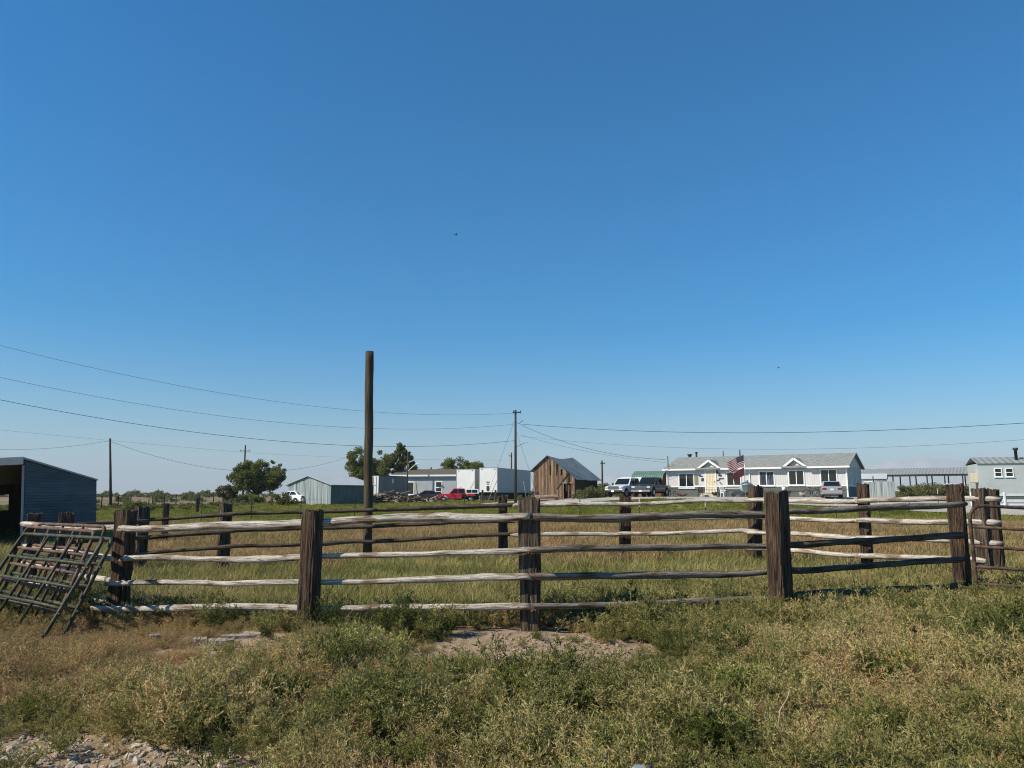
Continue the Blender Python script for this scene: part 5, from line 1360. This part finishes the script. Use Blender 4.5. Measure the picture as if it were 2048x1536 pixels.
# ================================================================== scattered plants (geometry nodes)
def proto_collection(name, meshes):
    col = bpy.data.collections.new(name)
    for i, me in enumerate(meshes):
        o = bpy.data.objects.new('%s_%02d' % (name, i), me); col.objects.link(o)
    return col
def scatter(name, pts, col, label, cat):
    """pts: (x, y, z, spin, scale, index, tilt_x, tilt_y)"""
    me = bpy.data.meshes.new(name)
    me.from_pydata([p[:3] for p in pts], [], [])
    a = me.attributes.new('spin', 'FLOAT_VECTOR', 'POINT'); a.data.foreach_set('vector', [c for p in pts for c in (p[6], p[7], p[3])])
    a = me.attributes.new('size', 'FLOAT', 'POINT'); a.data.foreach_set('value', [p[4] for p in pts])
    a = me.attributes.new('pick', 'INT', 'POINT'); a.data.foreach_set('value', [p[5] for p in pts])
    o = bpy.data.objects.new(name, me); C.objects.link(o)
    ng = bpy.data.node_groups.new(name, 'GeometryNodeTree')
    ng.interface.new_socket('Geometry', in_out='INPUT', socket_type='NodeSocketGeometry')
    ng.interface.new_socket('Geometry', in_out='OUTPUT', socket_type='NodeSocketGeometry')
    N, Lk = ng.nodes, ng.links
    gi, go = N.new('NodeGroupInput'), N.new('NodeGroupOutput')
    ci = N.new('GeometryNodeCollectionInfo'); ci.inputs['Collection'].default_value = col
    ci.inputs['Separate Children'].default_value = True; ci.inputs['Reset Children'].default_value = True
    ip = N.new('GeometryNodeInstanceOnPoints'); ip.inputs['Pick Instance'].default_value = True
    def attr(nm, ty):
        q = N.new('GeometryNodeInputNamedAttribute'); q.data_type = ty; q.inputs['Name'].default_value = nm; return q.outputs[0]
    Lk.new(gi.outputs[0], ip.inputs['Points']); Lk.new(ci.outputs[0], ip.inputs['Instance'])
    Lk.new(attr('pick', 'INT'), ip.inputs['Instance Index']); Lk.new(attr('spin', 'FLOAT_VECTOR'), ip.inputs['Rotation']); Lk.new(attr('size', 'FLOAT'), ip.inputs['Scale'])
    Lk.new(ip.outputs[0], go.inputs[0])
    md = o.modifiers.new('scatter', 'NODES'); md.node_group = ng
    tag(o, label, cat, kind='stuff')
    return o
def weed_mesh(seed, m, h=.3, spread=.22, stems=16, twigs=5, leaves=9, leaf=.026, lw=.28, upright=.6, strand=.0045):
    """bushy weed: arching stems, side twigs, narrow leaves"""
    q = random.Random(seed); mb = MB()
    def leaf_at(p, d, s_):
        sd = d.cross(Vector((q.gauss(0, 1), q.gauss(0, 1), q.gauss(0, 1)))).normalized()
        mb.face([p, p + d * s_ * .5 + sd * s_ * lw * .5, p + d * s_, p + d * s_ * .5 - sd * s_ * lw * .5])
    def ribbon(p0, p1, w):
        sd = (p1 - p0).cross(Vector((q.gauss(0, 1), q.gauss(0, 1), .1))).normalized() * w
        mb.face([p0 - sd, p0 + sd, p1 + sd * .6, p1 - sd * .6])
    for s_ in range(stems):
        a = q.uniform(0, 6.283); rr = spread * q.random() ** .5
        d = Vector((math.cos(a) * rr, math.sin(a) * rr, h * q.uniform(.6, 1.1) * (1 - .3 * rr / spread)))
        base = Vector((math.cos(a) * rr * .25, math.sin(a) * rr * .25, 0))
        prev = base
        n = 5
        for i in range(1, n + 1):
            t = i / n
            p = base + Vector((d.x * t ** 1.3, d.y * t ** 1.3, d.z * t)) + Vector((q.gauss(0, .006), q.gauss(0, .006), 0))
            ribbon(prev, p, .0022)
            if i > 1:
                for k_ in range(twigs // 2 + (q.random() < .5)):
                    td = Vector((q.gauss(0, 1), q.gauss(0, 1), q.uniform(.1, 1.3) * upright * 2)).normalized() * h * q.uniform(.10, .26)
                    ribbon(p, p + td, .0014)
                    tl = td * q.uniform(1.0, 1.35)
                    for c_ in range(2):
                        leaf_sd = tl.cross(Vector((q.gauss(0, 1), q.gauss(0, 1), q.gauss(0, 1)))).normalized() * strand * q.uniform(.7, 1.3)
                        mb.face([p + tl * .08, p + tl * .5 + leaf_sd, p + tl * 1.05, p + tl * .5 - leaf_sd])
                    for j in range(leaves):
                        pp_ = p + td * q.uniform(.1, 1.05)
                        ld = (td.normalized() + Vector((q.gauss(0, .7), q.gauss(0, .7), q.gauss(.15, .6)))).normalized()
                        leaf_at(pp_, ld, leaf * q.uniform(.6, 1.4))
            prev = p
    me = bpy.data.meshes.new('weed'); me.from_pydata(mb.v, [], mb.f); me.materials.append(m)
    return me
def tuft_mesh(seed, m, h=.3, spread=.2, blades=60, w=.004, arch=.5):
    q = random.Random(seed); v, f = [], []
    for b in range(blades):
        a = q.uniform(0, 6.283); r_ = spread * q.random() ** .5
        p = Vector((math.cos(a) * r_, math.sin(a) * r_, 0)); hh = h * q.uniform(.45, 1.1)
        da = a + q.gauss(0, .9); o_ = Vector((math.cos(da), math.sin(da), 0)) * hh * q.uniform(.1, arch * 1.4)
        sd = Vector((-math.sin(da + q.gauss(0, 1)), math.cos(da), 0)) * w
        n = len(v)
        for t, k_ in ((0, 1), (.4, .9), (.75, .6)):
            c_ = p + o_ * t * t + Vector((0, 0, hh * (t - .12 * t * t)))
            v += [tuple(c_ - sd * k_), tuple(c_ + sd * k_)]
        v.append(tuple(p + o_ + Vector((0, 0, hh * .86))))
        f += [(n, n + 1, n + 3, n + 2), (n + 2, n + 3, n + 5, n + 4), (n + 4, n + 5, n + 6)]
    me = bpy.data.meshes.new('tuft'); me.from_pydata(v, [], f); me.materials.append(m)
    return me
M['weed'] = leafmat('mixed_weeds', [(0.144, 0.151, 0.047), (0.257, 0.244, 0.085), (0.382, 0.336, 0.134), (0.502, 0.409, 0.188), (0.577, 0.422, 0.207)], .42, .35, 9, .8)
M['weed_green'] = leafmat('green_weeds', [(0.096, 0.109, 0.033), (0.179, 0.186, 0.059), (0.282, 0.262, 0.096), (0.410, 0.352, 0.154)], .5, .35, 9, .8)
M['weed_brown'] = leafmat('dry_weeds', [(0.294, 0.248, 0.104), (0.424, 0.329, 0.158), (0.518, 0.372, 0.188), (0.554, 0.347, 0.182)], .5, .3, 9, .8)
M['grass_mid'] = leafmat('pasture_grass', [(0.173, 0.178, 0.052), (0.254, 0.238, 0.081), (0.346, 0.302, 0.119), (0.432, 0.346, 0.162)], .3, .3, 6, .5)
M['grass_dry'] = leafmat('dry_pasture_grass', [(0.26, 0.215, 0.085), (0.34, 0.25, 0.115), (0.40, 0.265, 0.135), (0.43, 0.265, 0.14)], .3, .3, 6, .5)
M['grass_field'] = leafmat('field_grass', [(0.128, 0.152, 0.027), (0.195, 0.209, 0.040), (0.266, 0.257, 0.062), (0.342, 0.294, 0.095)], .16, .3, 4, .4)
M['flower_weed'] = leafmat('yellow_green_seed_heads', [(0.22, 0.23, 0.06), (0.38, 0.37, 0.11), (0.55, 0.52, 0.20)], 2, .25, 20, .4)
M['dry_stalk'] = mat('bleached_stalk', [(0.26, 0.22, 0.15), (0.4, 0.34, 0.25)], .9, 0, 5)
weeds = proto_collection('weed_kinds', [weed_mesh(i, M['weed'], .25 + .06 * (i % 3), .21 + .02 * (i % 2), 17, 6, 7, .020, .3, .6, .0028) for i in range(5)])
greens = proto_collection('green_kinds', [weed_mesh(20 + i, M['weed_green'], .30 + .06 * (i % 3), .20, 16, 6, 7, .024, .28, .8, .0034) for i in range(4)])
browns = proto_collection('brown_kinds', [weed_mesh(40 + i, M['weed_brown'], .26 + .04 * (i % 2), .21, 18, 6, 6, .016, .28, .7, .0024) for i in range(4)])
tufts = proto_collection('tuft_kinds', [tuft_mesh(60 + i, M['grass_mid'], .30, .24, 90, .0042, .55) for i in range(4)])
dryt = proto_collection('dry_tuft_kinds', [tuft_mesh(70 + i, M['grass_dry'], .30, .26, 90, .006, .6) for i in range(4)])
fieldt = proto_collection('field_tuft_kinds', [tuft_mesh(80 + i, M['grass_field'], .26, .4, 110, .010, .6) for i in range(4)])
flowers = proto_collection('flower_kinds', [weed_mesh(90 + i, M['flower_weed'], .32, .17, 14, 5, 11, .015, .8, .9, .003) for i in range(2)])
q = random.Random(77)
def nz(x, y, s_, o_=0): return noise.noise((x * s_ + o_, y * s_ - o_, o_ * 1.7))
def bare(x, y):
    """0 where the soil lies open, 1 where plants close over it"""
    if abs(x - .2) < .45 and 8.5 < y < 9.4: return 0
    d = math.hypot((x - 0.12) / 1.3, (y - 8.2) / 1.4) + .42 * nz(x, y, 1.5, 2) + .2 * nz(x, y, 4, 3)
    k = S(.62, 1.05, d) + .06
    e = math.hypot((x + 3.2) / 2.0, (y - 4.35) / 1.2) + .3 * nz(x, y, 1.6, 6)
    k = min(k, S(.75, 1.1, e) + .05)
    e = math.hypot((x + 1.75) / .45, (y - 5.75) / .35) + .35 * nz(x, y, 2, 9)
    k = min(k, S(.6, 1.1, e) + .1)
    e = math.hypot((x - .95) / .42, (y - 5.6) / .3) + .35 * nz(x, y, 2, 12)
    k = min(k, S(.6, 1.1, e) + .15)
    e = math.hypot((x - 5.0) / .9, (y - 11.9) / 1.0) + .3 * nz(x, y, 1.4, 14)
    k = min(k, S(.6, 1.1, e) + .05)
    e = math.hypot((x + 3.1) / .75, (y - 8.25) / .45) + .3 * nz(x, y, 2, 16)
    k = min(k, S(.5, 1.0, e) + .1)
    return k
def brownness(x, y):
    """dry red-brown growth gathers on the left of the near ground, and in loose patches elsewhere"""
    b = .55 * nz(x, y, .5, 21) + .35 * nz(x, y, 1.4, 25)
    b += .75 * S(1.2, 4.2, -x) * S(5.2, 6.8, y) * S(12, 9.6, y) - .15
    b += .25 * S(1.0, 3.0, x) * S(7.5, 5.5, y)
    b -= .45 * S(1.6, .2, abs(x + .6)) * S(6.5, 7.5, y)
    return b
wp, gp, bp_, fp_ = [], [], [], []
def dens(x, y): return .55 + .45 * nz(x, y, .9, 31)
for _ in range(15500):
    y = 3.4 + (13.2 - 3.4) * q.random() ** .8
    x = q.uniform(-1, 1) * (y * .75 + 4)
    k = bare(x, y)
    if q.random() > k * (.78 + .9 * nz(x, y, 1.1, 36)): continue
    if 8.55 < y < 9.5 and -2.6 < x < -.2 and q.random() < .55: continue
    if y > 10.6 and -6 < x < 6.5 and q.random() < .7: continue
    if y > 9.9 + .36 * max(0, -x - 2.5) and x < 0: continue
    s_ = q.uniform(.55, 1.1) * (.62 + .38 * k) * (1.0 + .35 * nz(x, y, .7, 41) + .5 * nz(x, y, 1.7, 44))
    if 8.0 < y < 9.8 and x < -.2: s_ *= .68
    s_ *= 1 - .5 * S(1.1, .5, abs(x + 3.1)) * S(6.2, 6.8, y) * S(9, 8.6, y)
    s_ *= 1 - .5 * S(1.9, .9, abs(x - .3)) * S(5.2, 6.2, y) * S(9, 8.4, y)
    z = rough(x, y) - .01
    row = (x, y, z, q.uniform(0, 6.28), s_, q.randrange(4), q.gauss(0, .12), q.gauss(0, .12))
    b = brownness(x, y) + q.gauss(0, .16)
    if b > (.14 if x < 1 else .24): bp_.append(row)
    elif b < -.34: gp.append(row)
    else: wp.append(row)
# lusher plants at the foot of the posts and along the lowest rail
for (cx, cy, r_, n) in ((-1.15, 8.7, .3, 14), (-2.4, 8.8, .3, 3), (1.4, 9.5, .5, 9), (2.2, 9.7, .7, 14), (3.6, 9.4, .6, 18), (5.0, 10.2, .9, 18), (-5.0, 10.4, .5, 12), (-3.6, 9.9, .6, 6), (6.6, 10.8, .8, 14), (.25, 6.2, .5, 10), (1.0, 5.8, .4, 8)):
    for _ in range(n):
        x, y = q.gauss(cx, r_ * .6), q.gauss(cy, r_ * .35)
        gp.append((x, y, rough(x, y) - .01, q.uniform(0, 6.28), q.uniform(.8, 1.25), q.randrange(4), q.gauss(0, .12), q.gauss(0, .12)))
for (cx, cy, n, r_) in ((1.62, 5.8, 13, .22), (2.9, 6.3, 3, .25), (3.55, 8.6, 2, .2), (-1.3, 7.5, 3, .2)):
    for _ in range(n):
        x, y = q.gauss(cx, r_), q.gauss(cy, r_ * .6)
        fp_.append((x, y, rough(x, y), q.uniform(0, 6.28), q.uniform(.7, 1.2), q.randrange(2), q.gauss(0, .1), q.gauss(0, .1)))
# bigger, darker bushy weeds that stand out of the rest
lp_ = []
for (u, v, n) in ((1135, 1425, 3), (400, 1455, 3), (1010, 1400, 2), (880, 1262, 3), (790, 1520, 2), (1750, 1465, 2), (2000, 1262, 2), (1440, 1490, 2), (1965, 1470, 1), (550, 1400, 2), (1590, 1275, 2), (60, 1410, 1), (1240, 1520, 1)):
    D = 1.6 * 1500 / (v - 990) * .985; c_ = at(u, v, D)
    for _ in range(n):
        x, y = q.gauss(c_.x, .10), q.gauss(c_.y, .08)
        lp_.append((x, y, rough(x, y) - .01, q.uniform(0, 6.28), q.uniform(.5, .78), q.randrange(3), q.gauss(0, .1), q.gauss(0, .1)))
M['weed_lush'] = leafmat('lush_dark_weeds', [(0.08, 0.10, 0.026), (0.145, 0.165, 0.042), (0.23, 0.235, 0.068), (0.33, 0.315, 0.11)], .8, .35, 9, .6)
lush = proto_collection('lush_kinds', [weed_mesh(120 + i, M['weed_lush'], .40 + .05 * i, .20, 20, 6, 9, .030, .34, .8, .0042) for i in range(3)])
scatter('bushy_weeds', lp_, lush, 'taller dark green bushy weeds standing out of the near ground', 'weeds')
scatter('mixed_weeds', wp, weeds, 'olive weeds covering the near ground in front of the corral', 'weeds')
scatter('green_weeds', gp, greens, 'dark green weeds in clumps along the corral rails and near ground', 'weeds')
scatter('dry_weeds', bp_, browns, 'dry reddish-brown weeds on the near ground', 'weeds')
scatter('seeding_weeds', fp_, flowers, 'pale yellow-green seeding weeds in the near ground', 'weeds')
# grass inside the pen and the dry pasture behind it
tp, dp_ = [], []
for _ in range(17000):
    y = 9.2 + (46 - 9.2) * q.random() ** 1.35
    x = q.uniform(-1, 1) * (y * .74 + 5)
    if bare(x, y) < q.random(): continue
    if abs(x - .15) < .8 and y < 9.75: continue
    if y < 9.45 + .36 * max(0, -x - 2.5) + (.5 * (x - .3) / 3 if x > .3 else 0): continue
    s_ = q.uniform(.6, 1.15) * (1 + .25 * nz(x, y, .3, 51)) * (.9 + .02 * min(y, 20))
    b = .5 * nz(x, y, .16, 55) + .35 * nz(x, y, .6, 57) + .62 * S(14.5, 20, y + 2.5 * nz(x, 0, .3, 3)) - .25 + q.gauss(0, .12) - .3 * S(-5, -14, x)
    if y > 42 + 2 * nz(x, 0, .1, 4): continue
    row = (x, y, rough(x, y) - .01, q.uniform(0, 6.28), s_, q.randrange(4), q.gauss(0, .1), q.gauss(0, .1))
    (dp_ if b > .1 else tp).append(row)
scatter('pasture_grass', tp, tufts, 'olive green grass growing inside the corral', 'grass')
scatter('dry_pasture_grass', dp_, dryt, 'dry reddish-brown grass in and beyond the corral', 'grass')
fp2 = []
drive = [hpt(t, o_) for t in (-14, 32) for o_ in (0, 9.6)]
for _ in range(16000):
    y = 41 + (104 - 41) * q.random() ** 1.25
    x = q.uniform(-1, 1) * (y * .74 + 3)
    # keep the drive and the yards clear
    rx, ry = x - HC[0], y - HC[1]
    t_ = -rx * math.cos(HA) + ry * math.sin(HA); o_ = -rx * math.sin(HA) - ry * math.cos(HA)
    if o_ < 13.4 + nz(x, y, .3) and -14 < t_ < 36.5: continue
    if y > 78 and x > -3 and q.random() < .6: continue
    fp2.append((x, y, gz(x, y) - .02, q.uniform(0, 6.28), q.uniform(.6, 1.2), q.randrange(4), 0, 0))
scatter('field_grass', fp2, fieldt, 'short bright green grass of the field behind the wire fence', 'grass')
# low scrub along the horizon
scrub = proto_collection('scrub_kinds', [])
for i in range(3):
    qq = random.Random(200 + i)
    cl = [(qq.gauss(0, .5), qq.gauss(0, .5), qq.uniform(.2, .8), qq.uniform(.25, .45)) for _ in range(9)]
    mb = leafy(cl, 420, .13, 210 + i)
    me = bpy.data.meshes.new('scrub'); me.from_pydata(mb.v, [], mb.f); me.materials.append(M[('leaf_sage', 'leaf_mid', 'leaf_yellow')[i]])
    scrub.objects.link(bpy.data.objects.new('scrub_kinds_%02d' % i, me))
spts = []
for _ in range(1500):
    y = q.uniform(105, 520) ; x = q.uniform(-1, 1) * y * .74
    if nz(x, y, .02, 3) < -.15: continue
    big = 2.4 if (y > 260 and q.random() < .2) else 1.0
    spts.append((x, y, gz(x, y) - .05, q.uniform(0, 6.28), q.uniform(.6, 1.25) * big, q.choice((0, 0, 1, 2)), 0, 0))
for _ in range(260):
    y = q.uniform(66, 105); x = q.uniform(-.72, -.34) * y
    spts.append((x, y, gz(x, y) - .05, q.uniform(0, 6.28), q.uniform(.3, .6), q.choice((0, 0, 2)), 0, 0))
scatter('desert_scrub', spts, scrub, 'low desert scrub reaching to the horizon', 'scrub')

# ------------------------------------------------------------------ stones, clods and bleached wood
def rock_mesh(seed, m, s_=1.0):
    bm = bmesh.new(); bmesh.ops.create_icosphere(bm, subdivisions=2, radius=1)
    for vv in bm.verts:
        k_ = 1 + .45 * noise.noise(vv.co * 1.1 + Vector((seed * 3.3, 0, 0))) + .2 * noise.noise(vv.co * 2.9 + Vector((0, seed, 0)))
        vv.co = Vector((vv.co.x * k_, vv.co.y * k_ * .75, vv.co.z * k_ * .5)) * s_
    me = bpy.data.meshes.new('stone'); bm.to_mesh(me); bm.free(); me.materials.append(m); return me
M['stone'] = mat('pale_limestone', [(0.22, 0.17, 0.12), (0.38, 0.31, 0.235), (0.52, 0.45, 0.36)], .9, 0, 9, bump=.5, bscale=30, coord='World')
M['clod'] = mat('dry_clod', [(0.20, 0.14, 0.09), (0.38, 0.28, 0.19)], .95, 0, 9, bump=.5, bscale=40, coord='World')
stones = proto_collection('stone_kinds', [rock_mesh(i, M['stone'], .03) for i in range(5)])
clods = proto_collection('clod_kinds', [rock_mesh(9 + i, M['clod'], .02) for i in range(4)])
rp_ = []
for _ in range(2600):
    x, y = q.gauss(-2.9, .95), q.gauss(4.6, .6)
    if y < 3.2: continue
    rp_.append((x, y, rough(x, y) + .004, q.uniform(0, 6.28), min(1.6, q.lognormvariate(-.8, .55)), q.randrange(5), q.gauss(0, .3), q.gauss(0, .3)))
for (cx, cy, n) in ((-1.75, 5.75, 70), (-3.1, 8.25, 30)):
    for _ in range(n):
        x, y = q.gauss(cx, .35), q.gauss(cy, .22); rp_.append((x, y, rough(x, y) + .004, q.uniform(0, 6.28), q.lognormvariate(-.9, .5), q.randrange(5), q.gauss(0, .3), q.gauss(0, .3)))
scatter('loose_gravel', rp_, stones, 'loose pale limestone gravel on the bare ground at the lower left', 'gravel')
cp_ = []
for _ in range(1700):
    x, y = q.gauss(.3, .75), q.gauss(8.0, .5)
    cp_.append((x, y, rough(x, y) + .002, q.uniform(0, 6.28), q.lognormvariate(-.7, .55), q.randrange(4), q.gauss(0, .3), q.gauss(0, .3)))
scatter('soil_clods', cp_, clods, 'dry clods of soil round the foot of the middle corral post', 'soil')
for i, (u, v, ln, wd, rz_, lab) in enumerate(((478, 1270, .42, .10, .15, 'longest split slab of bleached wood in the weeds left of the middle post'),
                                         (505, 1268, .26, .08, -.3, 'short bleached slab lying at the tip of the longest slab'),
                                         (440, 1277, .34, .12, .05, 'flat pale slab lying under the longest slab'),
                                         (400, 1273, .16, .09, .3, 'small pale block at the left end of the flat slab'),
                                         (312, 1260, .16, .06, .1, 'pale splinter of wood alone among the dry brown weeds'),
                                         (636, 1241, .17, .07, .1, 'pale chip of wood at the foot of the second post'))):
    D = 1.6 * 1500 / (v - 990) * .985
    p = at(u, v, D); x, y = p.x, p.y
    ln, wd = ln * .85, wd * .6
    nv = 10; mb = MB(); qq = random.Random(i + 60)
    th = [.03 + .012 * qq.random() for _ in range(nv + 1)]
    pts = [(ln * (k_ / nv - .5), wd * .5 * (1 - (2 * k_ / nv - 1) ** 4 * .5) * qq.uniform(.8, 1.1)) for k_ in range(nv + 1)]
    ringv = []
    for (px, hw), t_ in zip(pts, th):
        mb.v += [(px, -hw, 0), (px, hw, 0), (px, hw * .9, t_), (px, -hw * .9, t_ * .85)]
    for k_ in range(nv):
        for a_ in range(4):
            b_ = (a_ + 1) % 4; mb.f.append((k_ * 4 + a_, k_ * 4 + b_, k_ * 4 + 4 + b_, k_ * 4 + 4 + a_)); mb.m.append(0); mb.sm.append(False)
    mb.f += [(0, 1, 2, 3), tuple(nv * 4 + a_ for a_ in (3, 2, 1, 0))]; mb.m += [0, 0]; mb.sm += [False, False]
    o = mb.build('wood_slab', M['old_timber'], None, mtx=Matrix.Translation((x, y, rough(x, y) + .11)) @ Matrix.Rotation(rz_, 4, 'Z') @ Matrix.Rotation(R(14), 4, 'X')); tag(o, lab, 'wood')
# bleached dry stalks
for i, (u, v, pts, lab) in enumerate(((1545, 1475, [(0, 0, 0), (.03, 0, .10), (.06, .01, .24), (.075, 0, .27)], 'bleached upright stalk with a forked tip in the near weeds'),
                                 (1690, 1462, [(0, 0, .03), (.10, .02, .12), (.2, .05, .16), (.33, .08, .18)], 'bleached branching twig lying over the near weeds'),
                                 (1440, 1480, [(0, 0, 0), (.01, 0, .08), (-.02, 0, .16)], 'short dry forked stem at the edge of the dark green clump'))):
    D = 1.6 * 1500 / (v - 990) * .985; p = at(u, v, D); T = thing('dry_stalk', (p.x, p.y, rough(p.x, p.y) + .04), 0, lab, 'plant')
    MB().tube(pts, [.007, .006, .005, .003][:len(pts)], 6).build('stem', M['dry_stalk'], T)
    for k_, dx in ((1, -.06), (2, .05)):
        b_ = Vector(pts[k_]); MB().tube([b_, b_ + Vector((dx, 0, .07)), b_ + Vector((dx * 1.3, 0, .12))], [.005, .004, .002], 5).build('twig', M['dry_stalk'], T)
# capped pipe end close to the camera
p = at(1279, 1533, 2.5)
T = thing('pipe_stub', (p.x, p.y, gz(p.x, p.y)), 0, 'short galvanised pipe with a pale metal cap sticking up at the bottom edge', 'pipe')
hh = p.z - gz(p.x, p.y)
MB().tube([(0, 0, -.1), (0, 0, hh - .03)], .021, 14).build('pipe', M['shed_trim'], T)
MB().tube([(0, 0, hh - .05), (0, 0, hh - .008), (0, 0, hh)], [.027, .027, .018], 16).build('cap', M['shed_trim'], T)
MB().tube([(.02, 0, hh - .03), (.035, 0, hh + .004)], .008, 8).build('bolt', M['dark_metal'], T)
# two birds
def bird(u, v, D, lab, rz_):
    p = at(u, v, D); T = thing('bird', p, rz_, lab, 'bird')
    MB().tube([(-.12, 0, 0), (-.06, 0, .005), (0, 0, .01), (.06, 0, .012), (.09, 0, .012), (.115, 0, .01)], [.008, .024, .032, .024, .02, .004], 8).build('body', M['black'], T)
    for s_ in (-1, 1):
        w = MB(); w.v = [(.05, s_ * .02, .02), (-.04, s_ * .02, .02), (-.05, s_ * .12, .07), (.03, s_ * .13, .07), (-.06, s_ * .25, .05), (-.02, s_ * .25, .05)]
        w.v += [(a_, b_, c_ + .006) for a_, b_, c_ in w.v]
        for f_ in ((0, 1, 2, 3), (3, 2, 4, 5), (6, 7, 8, 9), (9, 8, 10, 11)): w.f.append(f_); w.m.append(0); w.sm.append(False)
        w.build('wing', M['black'], T)
    t_ = MB(); t_.v = [(-.1, -.015, 0), (-.1, .015, 0), (-.18, .04, 0), (-.18, -.04, 0), (-.1, -.015, .006), (-.1, .015, .006), (-.18, .04, .006), (-.18, -.04, .006)]
    for f_ in ((0, 1, 2, 3), (4, 5, 6, 7), (0, 1, 5, 4), (2, 3, 7, 6)): t_.f.append(f_); t_.m.append(0); t_.sm.append(False)
    t_.build('tail', M['black'], T)
bird(912, 470, 55, 'small dark bird flying high in the open sky', .5)
bird(1557, 736, 70, 'small dark bird flying above the white house', -.4)

# ================================================================== far mountains and the air
def ridge(name, label, D, cols, m):
    v, f = [], []
    n = 140
    for i in range(n + 1):
        u = cols[0][0] + (cols[-1][0] - cols[0][0]) * i / n
        k_ = 0
        while k_ < len(cols) - 2 and u > cols[k_ + 1][0]: k_ += 1
        (ua, va), (ub, vb) = cols[k_], cols[k_ + 1]
        vv = va + (vb - va) * S(0, 1, (u - ua) / (ub - ua)) + 5 * noise.noise((u * .03, 3, D * .001)) + 3.0 * noise.noise((u * .09, 7, 0)) + 1.2 * noise.noise((u * .25, 5, 0))
        top = at(u, vv, D)
        for j in range(7):
            t = j / 6
            x = top.x * (1 - .22 * (1 - t)); yy = D - (1 - t) * D * .22 + 90 * noise.noise((u * .03, j * .8, 2))
            v.append((x, yy, max(1.0 - 40 * (j == 0), top.z * (t ** 1.3) * (1 + .12 * noise.noise((u * .05, j, 5)) * (t < .95)))))
        v.append((top.x * 1.25, D * 1.3, -20))
    for i in range(n):
        for j in range(7): f.append((i * 8 + j, (i + 1) * 8 + j, (i + 1) * 8 + j + 1, i * 8 + j + 1))
    me = bpy.data.meshes.new(name); me.from_pydata(v, [], f); me.materials.append(m)
    me.polygons.foreach_set('use_smooth', [True] * len(f))
    o = bpy.data.objects.new(name, me); C.objects.link(o); tag(o, label, 'mountains', kind='structure')
M['mountain'] = mat('bare_mountain', [(0.42, 0.40, 0.37), (0.50, 0.48, 0.45)], .95, 0, .002, coord='World')
ridge('mountains', 'faint blue mountain range on the horizon', 7000, [(1000, 972), (1150, 960), (1250, 950), (1340, 948), (1480, 956), (1640, 948), (1730, 931), (1800, 919), (1850, 916), (1890, 918), (1950, 929), (2040, 938), (2200, 930), (2400, 950), (2600, 975)], M['mountain'])
hz_m = bpy.data.materials.new('haze'); hz_m.use_nodes = True
hz_m.node_tree.nodes.clear()
pv = hz_m.node_tree.nodes.new('ShaderNodeVolumePrincipled'); ho = hz_m.node_tree.nodes.new('ShaderNodeOutputMaterial')
pv.inputs['Color'].default_value = (.8, .9, 1.0, 1); pv.inputs['Density'].default_value = 0.00016
hz_m.node_tree.links.new(pv.outputs[0], ho.inputs['Volume'])
hb_ = MB(); hb_.bx(-9000, 9000, -120, 11500, -45, 420)
hzo = hb_.build('haze', hz_m, None); tag(hzo, 'thin blue haze lying over the whole valley', 'haze', kind='stuff')
